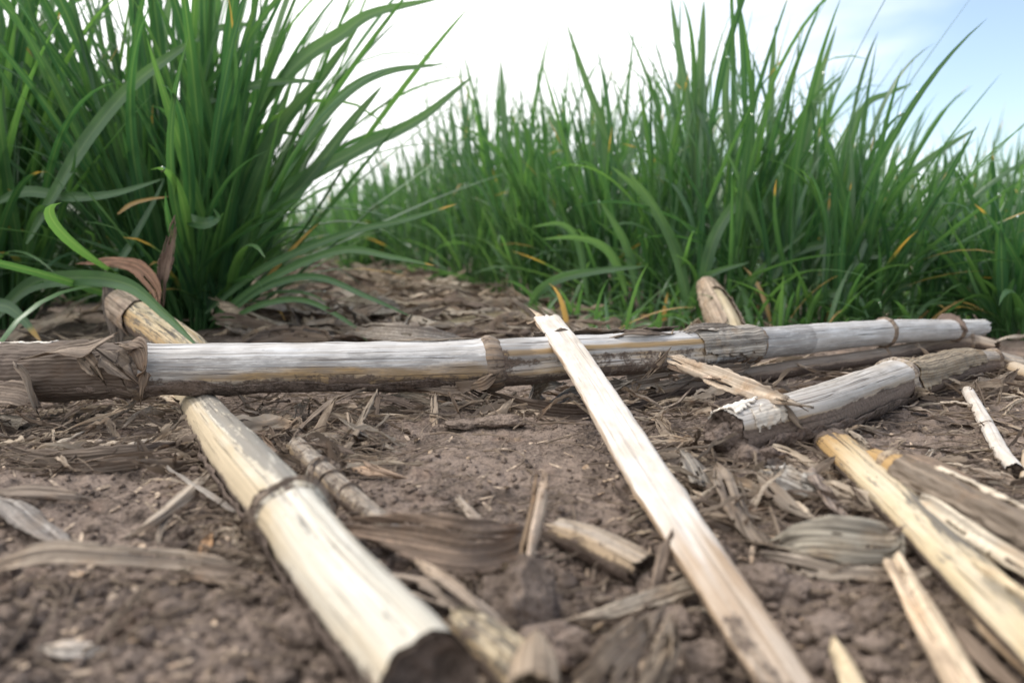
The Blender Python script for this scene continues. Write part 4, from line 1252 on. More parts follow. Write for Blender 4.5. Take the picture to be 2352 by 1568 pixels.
for nm, lab, cat, rows, colr, kw in LV:
    if kw.get('ref'):
        base = rows[0]
        d0 = float(np.dot(g(base[0], base[1], 0) - ORG, np.array([0, _cp, -_sp])))
        d0 = .50
        pts = [(Pd(r[0], r[1], d0 - .008 * i), r[3] / 100, r[4]) for i, r in enumerate(rows)]
    elif 'arching' in lab:
        pts = [(Pd(r[0], r[1], .52 - .012 * i), r[3] / 100, r[4]) for i, r in enumerate(rows)]
    else:
        pts = L3(*rows)
    leaf(nm, lab, cat, pts, colr, **kw)

# the rolled leaf whose mouth faces the viewer at the bottom edge
def rolled_leaf():
    a, b = g(1232, 1458, .85), g(1222, 1600, .75)
    n, m = 40, 44
    t = np.linspace(0, 1, n)
    C = a + (b - a) * t[:, None]
    T = nrm((b - a)[None])[0]
    Sx = nrm(np.cross(T, [0, 0, 1.0])[None])[0]
    Nn = np.cross(Sx, T)
    R = (.0008 + .0032 * np.clip(t * 1.5, 0, 1) ** .8)
    A = np.linspace(-.5, 2 * np.pi * 1.12, m)
    rr = R[:, None] * (1 + .06 * A[None] / 6 + .05 * perlin(A * 2, 3.3)[None])
    P = C[:, None] + Sx * (rr * np.sin(A)[None])[..., None] + Nn * (rr * np.cos(A)[None])[..., None]
    P = P + T * (.0012 * perlin(A * 3, 8.8)[None] * np.ones((n, 1)))[..., None]
    bg = Bag()
    bg.grid(P, np.stack([np.broadcast_to(A[None] * .004, P.shape[:2]), np.broadcast_to(t[:, None] * .03, P.shape[:2])], -1))
    o = bg.obj('rolled_leaf', M_LEAF, None, (.43, .345, .265))
    sm_ = o.modifiers.new('thickness', 'SOLIDIFY'); sm_.thickness = .0004
    tag(o, 'tan leaf rolled into a tube with its mouth towards the viewer at the bottom edge', 'dead leaf')


rolled_leaf()

# ------------------------------------------------------------------ cereal plants
class Blades:
    def __init__(s, n=12, m=3):
        s.n, s.m, s.P, s.U, s.A = n, m, [], [], []
        s.tips = []

    def add(s, p0, az, th0, L, W, droop, power, twist, hue, tip, r, sway=0.0):
        n = s.n
        t = np.linspace(0, 1, n)
        th = th0 + droop * t ** power
        a = az + sway * t
        d = np.stack([np.sin(th) * np.cos(a), np.sin(th) * np.sin(a), np.cos(th)], -1)
        C = p0 + np.concatenate([[[0, 0, 0]], np.cumsum((d[1:] + d[:-1]) * .5 * L / (n - 1), 0)])
        sd = np.stack([-np.sin(a), np.cos(a), 0 * a], -1)
        nn = np.cross(d, sd)
        tw = twist * t
        s2 = sd * np.cos(tw)[:, None] + nn * np.sin(tw)[:, None]
        n2 = nn * np.cos(tw)[:, None] - sd * np.sin(tw)[:, None]
        w = W * np.minimum(1, .5 + 1.6 * t) * np.clip(1 - t ** 1.7, 0, 1) ** .75
        w[-1] = W * .02
        X = np.linspace(-1, 1, s.m)
        P = C[:, None] + s2[:, None] * (X[None] * w[:, None] / 2)[..., None] - n2[:, None] * ((np.abs(X)[None] - .5) * w[:, None] * .16)[..., None]
        s.P.append(P)
        s.U.append(np.stack([X[None] * w[:, None] / 2 + r * .3, np.broadcast_to((t * L + r)[:, None], P.shape[:2])], -1))
        A = np.zeros(P.shape[:2] + (3,))
        A[..., 0] = hue
        A[..., 1] = np.abs(X)[None]
        A[..., 2] = np.clip((t - (1 - tip)) / max(tip, .05), 0, 1)[:, None] if tip < 1 else 1
        s.A.append(A)
        s.tips.append(C[-3] * .5 + C[-2] * .5)

    def obj(s, name, mat, parent=None, origin=None):
        P, U, A = np.array(s.P), np.array(s.U), np.array(s.A)
        k = len(P)
        f = grid_faces(s.n, s.m)
        F = (f[None] + (np.arange(k) * s.n * s.m)[:, None, None]).reshape(-1, 4)
        return place(name, P.reshape(-1, 3), F, mat, parent, U.reshape(-1, 2), A.reshape(-1, 3), None, origin)


class Tubes:
    def __init__(s, n=6, m=6):
        s.n, s.m, s.P, s.U, s.A = n, m, [], [], []

    def add(s, C, R, hue, tip=0.0):
        C = np.asarray(C)
        T = nrm(np.gradient(C, axis=0))
        S1 = nrm(np.cross(T, np.array([.3, .9, .31])))
        S2 = np.cross(T, S1)
        a = np.linspace(0, 2 * np.pi, s.m, endpoint=False)
        R = np.broadcast_to(R, (len(C),))
        P = C[:, None] + (S1[:, None] * np.cos(a)[None, :, None] + S2[:, None] * np.sin(a)[None, :, None]) * R[:, None, None]
        s.P.append(P)
        A = np.zeros(P.shape[:2] + (3,)); A[..., 0] = hue; A[..., 1] = 1; A[..., 2] = tip
        s.A.append(A)
        s.U.append(np.stack([np.broadcast_to(a[None] * .002, P.shape[:2]), np.broadcast_to(np.linspace(0, .1, len(C))[:, None], P.shape[:2])], -1))

    def obj(s, name, mat, parent=None, color=None):
        P, U, A = np.array(s.P), np.array(s.U), np.array(s.A)
        f = grid_faces(s.n, s.m, True)
        F = (f[None] + (np.arange(len(P)) * s.n * s.m)[:, None, None]).reshape(-1, 4)
        return place(name, P.reshape(-1, 3), F, mat, parent, U.reshape(-1, 2), A.reshape(-1, 3), color)


def drop_mesh():
    th = np.linspace(0.05, np.pi - .05, 12)
    ph = np.linspace(0, 2 * np.pi, 16, endpoint=False)
    T, P = np.meshgrid(th, ph, indexing='ij')
    V = np.stack([np.sin(T) * np.cos(P), np.sin(T) * np.sin(P), np.cos(T) * 1.15], -1).reshape(-1, 3)
    return mesh_from('water_drop', V, grid_faces(12, 16, True), M_WATER)


DROP = drop_mesh()


def plant(label, base, Hh, ntill, rad, spread, seed, wmul=1.0, lean=(0, 0), group=None, nseg=12, drops=0, low=14, parts=True, hue0=.25, name='grass_plant'):
    rs = np.random.RandomState(seed)
    base = np.asarray(base, float)
    t = thing(name, label, 'grass plant', base, group)
    bl = Blades(nseg); st = Tubes(7, 6); wi = Blades(8)
    for i in range(ntill):
        rr, aa = rad * math.sqrt(rs.rand()), rs.uniform(0, 2 * math.pi)
        p0 = base + np.array([rr * math.cos(aa), rr * math.sin(aa), -.002])
        k = rr / rad
        th = abs(rs.normal(0, spread)) * (.35 + .9 * k)
        dirv = np.array([math.sin(th) * math.cos(aa) + lean[0], math.sin(th) * math.sin(aa) + lean[1], math.cos(th)])
        dirv /= np.linalg.norm(dirv)
        hs = Hh * rs.uniform(.28, .56) * (1 - .25 * k)
        q = np.linspace(0, 1, 7)
        up = np.array([0, 0, 1.0])
        C = p0 + dirv * (q * hs)[:, None] + up * (q ** 2 * hs * .12)[:, None]
        st.add(C, np.linspace(.0021, .0012, 7) * wmul, rs.uniform(.35, .8), 0.0)
        nl = rs.randint(3, 5)
        azs = rs.uniform(0, 2 * math.pi)
        for j in range(nl):
            f = (j + 1) / nl
            pj = p0 + dirv * (f * hs) + up * (f ** 2 * hs * .12)
            az = azs + j * math.pi + rs.normal(0, .5)
            a2 = rs.uniform(.10, .5) if j < nl - 1 else rs.uniform(0, .22)
            v = dirv + np.array([math.cos(az), math.sin(az), 0]) * math.tan(a2)
            v /= np.linalg.norm(v)
            th0 = math.acos(np.clip(v[2], -1, 1)); az0 = math.atan2(v[1], v[0])
            L = Hh * rs.uniform(.36, .68) * (.75 + .25 * f)
            dr = rs.choice([rs.uniform(.05, .4), rs.uniform(.4, 1.1), rs.uniform(1.2, 2.3)], p=[.68, .25, .07])
            tip = 0 if rs.rand() > .10 else rs.uniform(.08, .3)
            bl.add(pj - v * .01, az0, th0, L, rs.uniform(.006, .0115) * wmul, dr, rs.uniform(1.2, 2.6), rs.normal(0, .9), np.clip(rs.normal(hue0, .30), 0, 1), tip, rs.rand(), rs.normal(0, .35))
    for i in range(low):
        aa = rs.uniform(0, 2 * math.pi)
        p0 = base + np.array([math.cos(aa) * rad, math.sin(aa) * rad, .003 + rs.uniform(0, .03)])
        yel = rs.rand() < .12
        (wi if yel else bl).add(p0, aa + rs.normal(0, .4), rs.uniform(.6, 1.25), Hh * rs.uniform(.22, .5), rs.uniform(.005, .009) * wmul, rs.uniform(.3, 1.3), 1.6, rs.normal(0, .8),
                                np.clip(rs.normal(.5, .2), 0, 1), rs.uniform(.3, 1.1) if yel else 0, rs.rand(), rs.normal(0, .5))
    o = bl.obj('foliage', M_GRASS, t)
    if parts:
        st.obj('stems', M_GRASS, t)
        for q in range(len(wi.P)):
            w1 = Blades(8)
            w1.P, w1.U, w1.A = [wi.P[q]], [wi.U[q]], [wi.A[q]]
            w1.obj('withered_blade', M_GRASS, t)
    else:
        st.obj('stems', M_GRASS, t)
    tips = bl.tips
    for i in range(drops):
        d = bpy.data.objects.new('water_drop', DROP)
        COL.objects.link(d)
        d.parent = t
        p = tips[rs.randint(len(tips))]
        d.location = p - base
        r_ = rs.uniform(.0007, .0015)
        d.scale = (r_, r_, r_)
    return t


def gz(px, py):
    p = g(px, py)
    return p


# the two plants of the left row that stand nearest
PL = plant('tall dense grass plant left of the middle with blades fanning out to the right', gz(440, 748), .36, 116, .036, .38, 11, .82, (.03, -.02), drops=26, low=64)
PE = plant('grass plant cut by the left edge of the picture behind the stalk', gz(-30, 752), .36, 84, .034, .29, 17, .82, (.03, -.02), drops=18, low=44)
plant('grass plant filling the gap behind the two nearest plants of the left row', gz(210, 690), .33, 52, .035, .32, 13, 1.1, (0, 0), drops=6, low=20)

RIGHT = []
# row at right: from the plant right of the leaning stick back towards the horizon
ROW = 'grass plants of the right row'
RIGHT.append(('a', plant('tallest grass plant of the right row, behind the yellow stub', gz(1640, 735), .30, 40, .040, .19, 21, .62, (0, -.02), ROW, drops=14, low=26)))
RIGHT.append(('b', plant('grass plant with long arching lower blades right of the yellow stub', gz(1880, 745), .238, 38, .042, .22, 22, .62, (.04, -.03), ROW, drops=12, low=30)))
plant('low spreading grass plant in front of the right row behind the long stalk', gz(2080, 748), .155, 32, .036, .34, 23, .6, (.03, -.03), ROW, drops=8, low=30)
plant('dark grass plant cut by the right edge of the picture', gz(2370, 775), .155, 34, .032, .30, 24, .75, (.0, -.03), ROW, drops=6, low=26)
RIGHT.append(('c', plant('grass plant left of the yellow stub in the right row', gz(1450, 722), .255, 38, .042, .19, 25, .62, (-.02, -.03), ROW, drops=10, low=26)))
plant('grass plant above the upper end of the leaning stick', gz(1280, 706), .235, 38, .042, .20, 26, .6, (-.02, -.03), ROW, drops=8, low=26)
# single blades that stand out from the left plants
HB = [(PL, [(445, 748, .655), (470, 600, .64), (600, 470, .62), (820, 345, .60), (965, 272, .59), (1090, 172, .585)], 1.3, .35, 0),
      (PL, [(440, 745, .65), (560, 560, .63), (690, 430, .61), (800, 290, .60), (880, 195, .595)], 1.2, .25, 0),
      (PL, [(470, 740, .64), (560, 480, .63), (640, 300, .62), (745, 170, .61), (826, 58, .60)], 1.3, .3, 0),
      (PL, [(600, 480, .60), (720, 300, .59), (800, 210, .585), (890, 165, .58), (1022, 147, .575)], .9, .35, 0),
      (PL, [(560, 300, .60), (680, 150, .59), (780, 80, .585), (860, 30, .58), (1015, -4, .575)], 1.2, .3, 0),
      (PL, [(470, 720, .62), (600, 620, .59), (780, 540, .57), (930, 505, .56), (1050, 468, .555)], .62, .45, .15),
      (PL, [(480, 735, .61), (620, 640, .57), (780, 575, .55), (900, 590, .545), (1000, 610, .54)], .6, .4, .1),
      (PL, [(500, 742, .60), (600, 665, .57), (720, 635, .55), (840, 680, .54), (945, 727, .535)], .55, .45, .0),
      (PL, [(500, 748, .60), (600, 700, .57), (700, 690, .56), (800, 740, .55), (845, 785, .545)], .45, .4, 0),
      (PL, [(330, 700, .60), (260, 640, .58), (300, 560, .575), (350, 470, .575), (378, 410, .575)], .6, .3, 0),
      (PE, [(60, 560, .56), (180, 350, .545), (290, 210, .54), (390, 130, .535), (462, 84, .53)], 1.0, .15, 0),
      (PE, [(-40, 760, .58), (60, 660, .55), (170, 638, .50), (290, 652, .45), (380, 722, .40), (455, 795, .365)], 1.1, .3, 0),
      (PE, [(-60, 700, .53), (10, 702, .52), (50, 730, .515), (95, 785, .51)], .9, .5, .3),
      (PE, [(-20, 470, .57), (60, 440, .56), (160, 452, .555), (260, 445, .55), (378, 410, .545)], .8, .4, 0),
      (PE, [(270, 492, .55), (300, 470, .548), (340, 458, .545), (388, 452, .545)], .3, .3, 1.0),
      (PL, [(420, 490, .56), (445, 508, .555), (475, 512, .55), (500, 498, .555), (490, 478, .56)], .9, .5, 0),
      (PL, [(430, 250, .60), (520, 215, .59), (620, 190, .585), (742, 186, .58)], .8, .35, 0),
      (PL, [(380, 190, .61), (450, 90, .60), (520, 62, .60), (612, 56, .595)], .7, .35, 0)]
PR = {n: o for n, o in RIGHT}
HB += [(PR['b'], [(1690, 735, .66), (1720, 660, .65), (1753, 614, .64), (1867, 520, .63)], .75, .35, 0),
       (PR['b'], [(1740, 735, .66), (1800, 600, .65), (1900, 556, .63), (2011, 528, .62), (2093, 520, .615)], .8, .4, 0),
       (PR['b'], [(1860, 735, .66), (1921, 600, .63), (2020, 586, .615), (2129, 578, .61)], .75, .4, 0),
       (PR['b'], [(1960, 640, .70), (2040, 470, .69), (2093, 399, .685), (2170, 340, .68), (2246, 293, .675)], .85, .3, 0),
       (PR['b'], [(1900, 520, .70), (1950, 330, .69), (1988, 242, .685), (2040, 215, .68), (2097, 192, .675)], .7, .3, 0),
       (PR['a'], [(1600, 735, .66), (1636, 559, .64), (1700, 450, .63), (1753, 371, .62)], 1.0, .4, 0),
       (PR['a'], [(1590, 735, .66), (1556, 590, .65), (1500, 470, .64), (1440, 392, .63)], .9, .35, 0),
       (PR['b'], [(1850, 735, .65), (1890, 682, .62), (1941, 672, .61), (1975, 690, .605), (1996, 738, .60)], .7, .45, 0),
       (PR['a'], [(1580, 740, .66), (1600, 660, .63), (1640, 626, .62), (1722, 602, .61)], .7, .4, 0),
       (PR['c'], [(1215, 705, .68), (1240, 668, .66), (1290, 638, .65), (1390, 620, .64), (1484, 611, .63)], .85, .45, 0),
       (PR['c'], [(1440, 680, .68), (1417, 606, .66), (1380, 562, .65), (1320, 545, .645), (1245, 549, .64)], .85, .45, .0),
       (PR['c'], [(1570, 700, .67), (1554, 574, .66), (1480, 451, .65), (1403, 381, .64)], .95, .35, 0),
       (PR['c'], [(1470, 700, .68), (1442, 574, .67), (1410, 510, .66), (1375, 458, .655)], .8, .4, 0),
       (PR['c'], [(1350, 690, .70), (1330, 560, .69), (1290, 515, .68), (1220, 521, .675)], .7, .4, 0),
       (PR['c'], [(1440, 480, .74), (1400, 330, .73), (1347, 190, .72), (1300, 50, .71)], .85, .3, 0),
       (PR['a'], [(1610, 480, .70), (1590, 300, .69), (1560, 120, .68), (1540, -10, .67)], .9, .3, 0),
       (PR['a'], [(1600, 420, .70), (1604, 250, .69), (1612, 110, .68), (1617, 0, .67)], .95, .3, 0),
       (PR['a'], [(1700, 420, .70), (1668, 260, .69), (1672, 140, .68), (1688, 30, .67)], .7, .3, 0),
       (PR['b'], [(1790, 480, .70), (1770, 330, .69), (1772, 190, .68), (1782, 55, .67)], .8, .3, 0),
       (PR['b'], [(1800, 500, .70), (1850, 330, .69), (1880, 190, .68), (1922, 58, .67)], .85, .3, 0),
       (PR['b'], [(1830, 420, .70), (1850, 280, .69), (1880, 228, .685), (1938, 168, .68)], .75, .35, 0),
       (PR['c'], [(1160, 420, 1.0), (1158, 300, 1.0), (1152, 200, 1.0), (1150, 128, 1.0)], .8, .3, 0),
       (PR['c'], [(1050, 420, 1.1), (1044, 320, 1.1), (1036, 260, 1.1), (1038, 228, 1.1)], .8, .3, 0)]
for i, (par, rows, w, roll, tip) in enumerate(HB):
    pts = [(Pd(x, y, d), w / 100, math.degrees(roll) * (1 if k % 2 else .6)) for k, (x, y, d) in enumerate(rows)]
    P, uv = ribbon_points(pts, n=40, m=5, cup=0, fold=.3, ragged=.0, seed=i * .7, taper=(.25, 0), ref=(0, 1, .25))
    tt = np.linspace(0, 1, 40)
    C = P.mean(1, keepdims=True)
    P = C + (P - C) * (np.clip(1 - tt ** 2.2, 0, 1) ** .7)[:, None, None]
    mk = np.zeros(P.shape[:2] + (3,))
    mk[..., 0] = np.random.RandomState(i).uniform(.15, .6)
    mk[..., 1] = np.abs(np.linspace(-1, 1, 5))[None]
    if tip >= 1: mk[..., 2] = .9
    elif tip: mk[..., 2] = np.clip((tt - 1 + tip) / tip, 0, 1)[:, None]
    b = Bag(); b.grid(P, uv, mk)
    b.obj('leaf_blade', M_GRASS, par)

lab_row = 'green grass plant in the crowded right row, further back where the plants merge'
rs0 = np.random.RandomState(99)
FAR = [(1560, 690, .32), (1760, 690, .31), (1950, 690, .27), (2150, 700, .21), (2290, 712, .185), (1380, 678, .28), (1200, 676, .27), (1110, 664, .29), (1020, 652, .27),
       (1160, 645, .34), (1300, 655, .30), (1480, 655, .34), (1660, 655, .35), (1850, 655, .33), (2030, 660, .28), (2220, 670, .23), (2380, 680, .21),
       (960, 641, .27), (905, 630, .25), (1060, 632, .34), (870, 622, .22), (1230, 630, .34), (1400, 630, .36), (1600, 632, .38), (1800, 632, .36), (2000, 635, .31), (2200, 640, .27), (2360, 640, .29),
       (850, 630, .20), (815, 616, .22), (770, 607, .24), (720, 603, .24), (900, 612, .26), (960, 608, .30)]
for i, (x, y, hh) in enumerate(FAR):
    plant(lab_row, gz(x + rs0.normal(0, 12), y), hh * rs0.uniform(.86, 1.02) * (1.16 if x < 1420 else 1), 31, .045, .19, 200 + i, .60, (0, -.02), ROW, nseg=9, drops=2 if i < 9 else 0, low=10)
LAB_L = 'green grass plant in the left row, hidden mostly behind the two nearest left plants'
for i, (x, y, hh) in enumerate([(-140, 700, .33), (60, 680, .32), (330, 665, .30), (-60, 655, .33), (180, 648, .33), (420, 650, .28), (560, 655, .22), (300, 632, .32), (500, 632, .27), (620, 632, .22)]):
    plant(LAB_L, gz(x, y), hh, 26, .042, .26, 300 + i, 1.0, (0, 0), 'grass plants at the back of the left row', nseg=9, low=8)

# far part of the field, one green mass
def far_field():
    rs = np.random.RandomState(5)
    bl = Blades(6)
    for i in range(9000):
        y = 2.0 + 10.5 * rs.rand() ** 1.5
        x = rs.uniform(-.82, .82) * y + rs.normal(0, .2)
        # sown in rows
        c = x + .33 * y
        x = (round(c / .36) * .36 + rs.normal(0, .055)) - .33 * y
        z = float(Hs(x, y))
        hh = rs.uniform(.10, .27) * (1.0 if x > -.3 * y else .85)
        az = rs.uniform(0, 6.28)
        bl.add(np.array([x, y, z + rs.uniform(0, .10)]), az, abs(rs.normal(0, .22)), hh, rs.uniform(.008, .014), rs.uniform(0, 1.2), 2.0, rs.normal(0, .6), np.clip(rs.normal(.4, .2), 0, 1), 0, rs.rand())
    o = bl.obj('grass', M_GRASS)
    tag(o, 'far rows of young green grass merging at the horizon', 'grass', kind='stuff')


far_field()

# low weeds and grass seedlings at the foot of the right row
def seedlings():
    rs = np.random.RandomState(8)
    bl = Blades(7)
    for i in range(420):
        px, py = rs.uniform(1230, 2352), rs.uniform(718, 775)
        if px < 1350 and rs.rand() < .4: continue
        p = g(px, py)
        bl.add(p, rs.uniform(0, 6.28), rs.uniform(.2, 1.1), rs.uniform(.02, .07), rs.uniform(.003, .006), rs.uniform(.2, 1.5), 1.6, rs.normal(0, .6), np.clip(rs.normal(.6, .25), 0, 1), 0 if rs.rand() > .06 else 1.0, rs.rand())
    tag(bl.obj('seedling_grass', M_GRASS), 'short green and yellow seedling grass at the foot of the right row', 'grass', kind='stuff')


seedlings()

# ------------------------------------------------------------------ litter
def copies():
    """pieces of dead leaf scattered on the soil: a few kinds built once, then copied"""
    rs = np.random.RandomState(31)
    protos, shapes, keeps = [], [], []
    tones = [(.50, .43, .35), (.40, .33, .27), (.33, .28, .24), (.24, .19, .155), (.56, .49, .41), (.30, .225, .17), (.20, .155, .125), (.45, .37, .28)]
    for k in range(16):
        L = rs.uniform(.035, .10)
        W = rs.choice([rs.uniform(.25, .6), rs.uniform(.6, 1.6)])
        n = 5
        xs = np.linspace(-.5, .5, n) * L
        pts = [(np.array([x, .012 * math.sin(x * 30 + k), .003 + .007 * abs(math.sin(x * 40 + k * 2))]), W / 100, rs.uniform(-35, 35)) for x in xs]
        o = leaf('leaf_fragment', None, None, pts, tones[k % 8], ragged=.24, cup=rs.uniform(-.8, .8), wave=.0028, n=34, m=13, cuts=7, fold=rs.uniform(-.4, .4), taper=(rs.uniform(.01, .2), rs.uniform(.01, .2)))
        protos.append(o)
        P_, uv_, keep_ = LAST[0]
        oo = np.array(o.location)
        shapes.append((P_ - oo, uv_)); keeps.append(keep_)
    used = [False] * 16

    todo = []

    def put(p, sc_, rz, tilt, label, group, k=None):
        k = rs.randint(16) if k is None else k
        j = rs.uniform(.75, 1.25)
        todo.append((sc_ / p[1], k, p, sc_, (rs.normal(0, tilt), rs.normal(0, tilt), rz), tuple(min(c * j, .8) for c in tones[rs.randint(8)]), label, group))
    for i in range(150):
        px, py = rs.uniform(560, 1330), rs.uniform(634, 790)
        p = g(px, py)
        put(p, rs.uniform(.6, 1.3) * (.7 + p[1] * .5), rs.normal(0, .5) + (math.pi if rs.rand() < .5 else 0), .18, 'dead leaf fragment in the blurred litter between the two grass rows', 'leaf litter between the grass rows')
    for i in range(34):
        px, py = rs.uniform(-40, 560), rs.uniform(640, 800)
        put(g(px, py), rs.uniform(.5, 1.1), rs.uniform(0, 6.28), .3, 'dead leaf fragment among the grass feet behind the left part of the long stalk', 'leaf litter under the left row')
    for i in range(26):
        px, py = rs.uniform(1300, 2400), rs.uniform(735, 800)
        put(g(px, py), rs.uniform(.5, 1.0), rs.uniform(0, 6.28), .2, 'dead leaf fragment at the foot of the right row just beyond the long stalk', 'leaf litter under the right row')
    for i in range(70):
        px, py = rs.uniform(1480, 2380), rs.uniform(840, 960)
        put(g(px, py), rs.uniform(.25, .55), rs.normal(.3, .6), .2, 'small dead leaf fragment in the litter between the long stalk and the broken stalk', 'leaf litter between the stalks')
    for i in range(60):
        px, py = rs.uniform(1480, 1960), rs.uniform(950, 1200)
        put(g(px, py), rs.uniform(.2, .42), rs.uniform(0, 6.28), .3, 'small dead leaf fragment in the dark litter right of the leaning stick', 'leaf litter by the leaning stick')
    for i in range(24):
        px, py = rs.uniform(1950, 2380), rs.uniform(1080, 1330)
        put(g(px, py), rs.uniform(.18, .36), rs.normal(-.7, .4), .25, 'small dead leaf fragment packed around the yellow stalk at lower right', 'leaf litter by the yellow stalk')
    for i in range(30):
        px, py = rs.uniform(900, 1560), rs.uniform(895, 960)
        put(g(px, py), rs.uniform(.25, .5), rs.normal(0, .6), .3, 'small dead leaf fragment in the shade under the middle of the long stalk', 'leaf litter under the long stalk')
    for i in range(18):
        px, py = rs.uniform(2100, 2400), rs.uniform(900, 1120)
        put(g(px, py), rs.uniform(.2, .45), rs.normal(0, .5), .2, 'small dead leaf fragment on the bare soil near the right edge', 'leaf litter near the right edge')
    for i in range(46):
        px, py = rs.uniform(540, 900), rs.uniform(905, 1080)
        put(g(px, py), rs.uniform(.2, .42), rs.uniform(0, 6.28), .35, 'small dead leaf fragment in the litter around the fibrous stub', 'leaf litter by the stub')
    for i in range(44):
        px, py = rs.uniform(-20, 430), rs.uniform(910, 1080)
        put(g(px, py), rs.uniform(.2, .45), rs.normal(0, .5), .25, 'small dead leaf fragment under the left end of the long stalk', 'leaf litter at the left end')
    for i in range(40):
        px, py = rs.uniform(880, 1640), rs.uniform(1230, 1560)
        put(g(px, py), rs.uniform(.15, .28), rs.uniform(0, 6.28), .3, 'small dead leaf fragment on the soil in the middle foreground', 'leaf litter in the foreground')
    for i in range(34):
        px, py = rs.uniform(370, 660), rs.uniform(1100, 1330)
        put(g(px, py), rs.uniform(.12, .25), rs.uniform(0, 6.28), .3, 'small dead leaf fragment along the left flank of the cream stalk', 'leaf litter left of the cream stalk')

    shred = [Bag(), Bag(), Bag()]
    for (x0, x1), (y0, y1), cnt, lo, hi in [((540, 900), (900, 1100), 90, .18, .45), ((900, 1560), (895, 985), 90, .2, .5), ((1480, 2000), (930, 1250), 150, .14, .4),
                                            ((-20, 450), (905, 1090), 110, .2, .5), ((1600, 2350), (840, 950), 90, .25, .55), ((1980, 2380), (960, 1300), 80, .16, .4),
                                            ((380, 640), (1090, 1330), 50, .1, .26), ((900, 1640), (1250, 1560), 60, .09, .2), ((560, 1320), (640, 790), 260, .45, 1.1), ((60, 560), (640, 790), 60, .4, .9), ((540, 960), (618, 690), 150, .9, 1.6)]:
        for i in range(cnt):
            p = g(rs.uniform(x0, x1), rs.uniform(y0, y1))
            k = rs.randint(16)
            P, uv = shapes[k]
            R = np.array(Euler((rs.normal(0, .35), rs.normal(0, .3), rs.normal(0, .9))).to_matrix())
            f = np.array([1.0, rs.uniform(.18, .5), rs.uniform(.6, 1.6)]) * rs.uniform(lo, hi)
            q = shred[rs.choice([0, 1, 2, 2]) if y1 < 800 else rs.randint(3)]
            q.grid(p + np.array([0, 0, rs.uniform(-.001, .002)]) + (P * f) @ R.T, uv * np.array([f[1], f[0]]), None)
            q.F[-1] = q.F[-1][keeps[k]]
    for q, cc, lab in zip(shred, [(.16, .125, .10), (.30, .245, .195), (.44, .37, .295)], ['dark', 'brown', 'pale']):
        tag(q.obj('shredded_husk', M_LEAF, None, cc), lab + ' shredded husk bits tangled over the soil around the stalks', 'shredded husk', kind='stuff')
    todo.sort(key=lambda q: -q[0])
    first = {q[1] for q in todo[:280]}
    rest = Bag()
    for i, (_, k, p, sc_, rot, colr, label, group) in enumerate(todo):
        if i < 280:
            o = protos[k]
            if used[k]:
                o = protos[k].copy()
                COL.objects.link(o)
            used[k] = True
            o.location = p
            o.rotation_euler = rot
            o.scale = (sc_,) * 3
            o.color = (*colr, 1)
            o['label'], o['category'], o['group'] = label, 'leaf fragment', group
        else:
            P, uv = shapes[k]
            R = np.array(Euler(rot).to_matrix())
            rest.grid(p + (P * sc_) @ R.T, uv, None)
            rest.F[-1] = rest.F[-1][keeps[k]]
    tag(rest.obj('leaf_crumble', M_LEAF, None, (.36, .295, .235)), 'small crumbled bits of dead leaf strewn among the larger litter', 'leaf litter', kind='stuff')


copies()

# bigger blurred husks lying between the rows
for lab, rows, colr in [
    ('large pale husk lying behind the long stalk left of the middle', [(780, 752, 1.0, .8, -35), (860, 762, 1.2, 1.3, -45), (960, 770, 1.2, 1.5, -50), (1075, 788, .6, .8, -40)], (.46, .41, .36)),
    ('long cream stem of leaf lying between the rows', [(1010, 742, .9, .8, -30), (1120, 730, 1.0, .9, -35), (1210, 720, 1.0, .9, -35), (1300, 712, .8, .5, -30)], (.52, .44, .28)),
    ('broad bone coloured husk far between the rows', [(770, 690, 1.5, 1.6, -30), (850, 700, 2.0, 2.4, -40), (930, 712, 1.2, 1.5, -40)], (.52, .45, .37)),
    ('dark curled husk at the foot of the right row', [(1000, 690, 1.5, 1.4, -30), (1060, 682, 2.0, 1.8, -30), (1130, 690, 1.0, 1.0, -30)], (.22, .165, .13)),
    ('dark flat husk under the left plant behind the long stalk', [(560, 790, .6, 1.4, -20), (660, 772, 1.0, 2.0, -30), (760, 785, .7, 1.2, -30)], (.15, .115, .09)),
    ('white husk between the two left plants', [(150, 590, 4.0, 1.4, -30), (195, 596, 4.4, 2.0, -45), (240, 620, 3.8, 1.4, -50)], (.55, .47, .40))]:
    leaf('husk', lab, 'husk', L3(*rows), colr, ragged=.12, cup=.4, n=40, m=13, wave=.001)


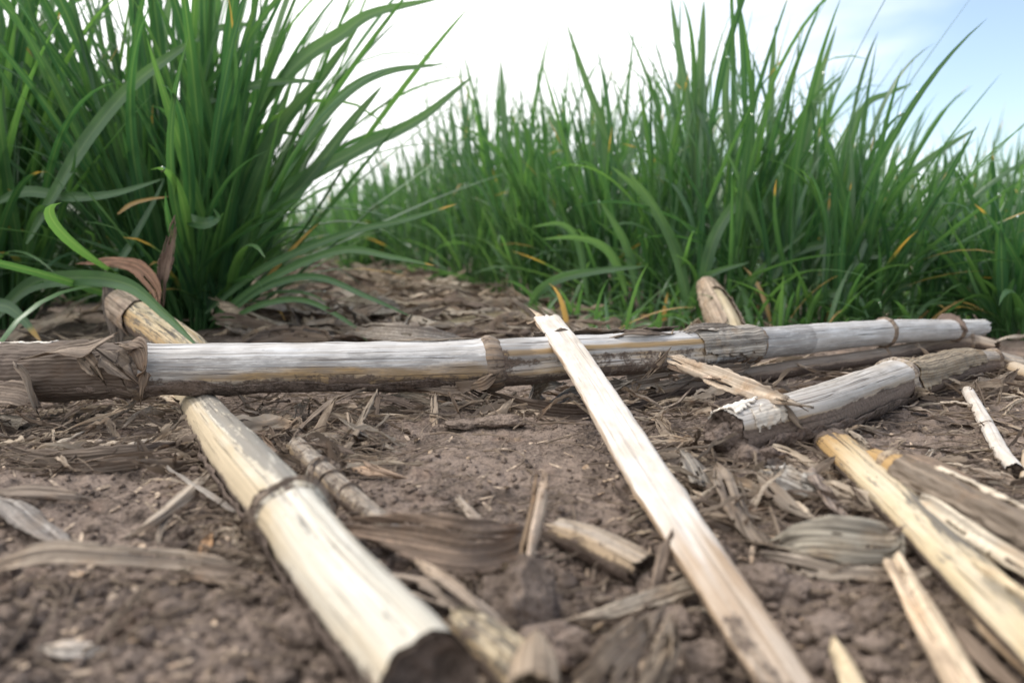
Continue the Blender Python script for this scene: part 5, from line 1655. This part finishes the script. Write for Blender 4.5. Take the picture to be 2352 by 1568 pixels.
# fibres and crumbs nobody could count
def fibres():
    rs = np.random.RandomState(44)
    zones = [((560, 900), (905, 1110), 150), ((-20, 460), (930, 1090), 150), ((1480, 1720), (900, 1080), 90), ((380, 640), (1090, 1340), 80), ((880, 1520), (960, 1240), 70),
             ((900, 1600), (1240, 1560), 60), ((1600, 2050), (1050, 1260), 60), ((2050, 2400), (880, 1150), 60), ((-20, 700), (1330, 1560), 40), ((1750, 2300), (1330, 1560), 40), ((1650, 2300), (840, 960), 60)]
    tb = Tubes(12, 4)
    tn = []
    for (x0, x1), (y0, y1), k in zones:
        for i in range(k):
            p = g(rs.uniform(x0, x1), rs.uniform(y0, y1))
            L = rs.uniform(.006, .03)
            a = rs.normal(0, .9)
            a = a + np.cumsum(rs.normal(0, .22, 12))
            st = np.stack([np.cos(a), np.sin(a) * .9], -1) * L / 11
            xy = p[:2] + np.cumsum(st, 0)
            z = Hs(xy[:, 0], xy[:, 1]) + .0014 + np.abs(rs.normal(0, .0012)) + .002 * rs.rand() * np.sin(np.linspace(0, 3.14, 12))
            tb.add(np.column_stack([xy, z]), np.linspace(1, .4, 12) * rs.uniform(.00012, .00042), rs.rand())
    o = tb.obj('plant_fibres', M_HUSK, None, (.31, .245, .185))
    tag(o, 'fine dry plant fibres strewn over the soil', 'plant fibres', kind='stuff')


fibres()


def crumbs():
    rs = np.random.RandomState(45)
    th = np.linspace(.1, np.pi - .1, 6)
    ph = np.linspace(0, 2 * np.pi, 8, endpoint=False)
    T, Pq = np.meshgrid(th, ph, indexing='ij')
    D = np.stack([np.sin(T) * np.cos(Pq), np.sin(T) * np.sin(Pq), np.cos(T)], -1)
    Vs, Fs = [], []
    f = grid_faces(6, 8, True)
    for i in range(4600):
        px, py = rs.uniform(-60, 2412), 905 + 720 * rs.rand() ** .8
        p = g(px, py)
        r = min(.00025 + rs.gamma(1.1, .00036), .0024) * (1.25 if (py > 1250) else .8)
        q = 1 + .42 * rs.normal(size=D.shape[:2]).clip(-1.3, 1.3) * .7
        z = float(H(p[0], p[1]))
        Vs.append((np.array([p[0], p[1], z + r * .3]) + D * (q * r)[..., None] * np.array([rs.uniform(.8, 1.4), rs.uniform(.8, 1.3), rs.uniform(.6, .9)])).reshape(-1, 3))
        Fs.append(f + i * 48)
    o = place('soil_crumbs', np.concatenate(Vs), np.concatenate(Fs), M_CLOD, smooth=False)
    tag(o, 'loose soil crumbs over the crust', 'soil crumbs', kind='stuff')


crumbs()


def chaff():
    rs = np.random.RandomState(46)
    b = Bag()
    for i in range(900):
        px, py = rs.uniform(-40, 2400), 900 + 680 * rs.rand() ** .9
        p = g(px, py)
        z = float(H(p[0], p[1]))
        L, W = rs.uniform(.001, .005), rs.uniform(.0004, .0014)
        a = rs.uniform(0, 6.28)
        u = np.array([math.cos(a), math.sin(a), rs.normal(0, .25)]); v = np.array([-math.sin(a), math.cos(a), rs.normal(0, .3)])
        q = np.array([[-.5, -.5], [-.5, .5], [.1, -.6], [.1, .5], [.5, -.2], [.5, .3]]).reshape(3, 2, 2)
        P = np.array([p[0], p[1], z + .0005]) + u * (q[..., :1] * L) + v * (q[..., 1:] * W)
        b.grid(P, q * .004 + rs.rand())
    o = b.obj('chaff', M_HUSK, None, (.45, .36, .28))
    tag(o, 'tiny pale chaff flakes scattered on the soil', 'chaff', kind='stuff')


chaff()
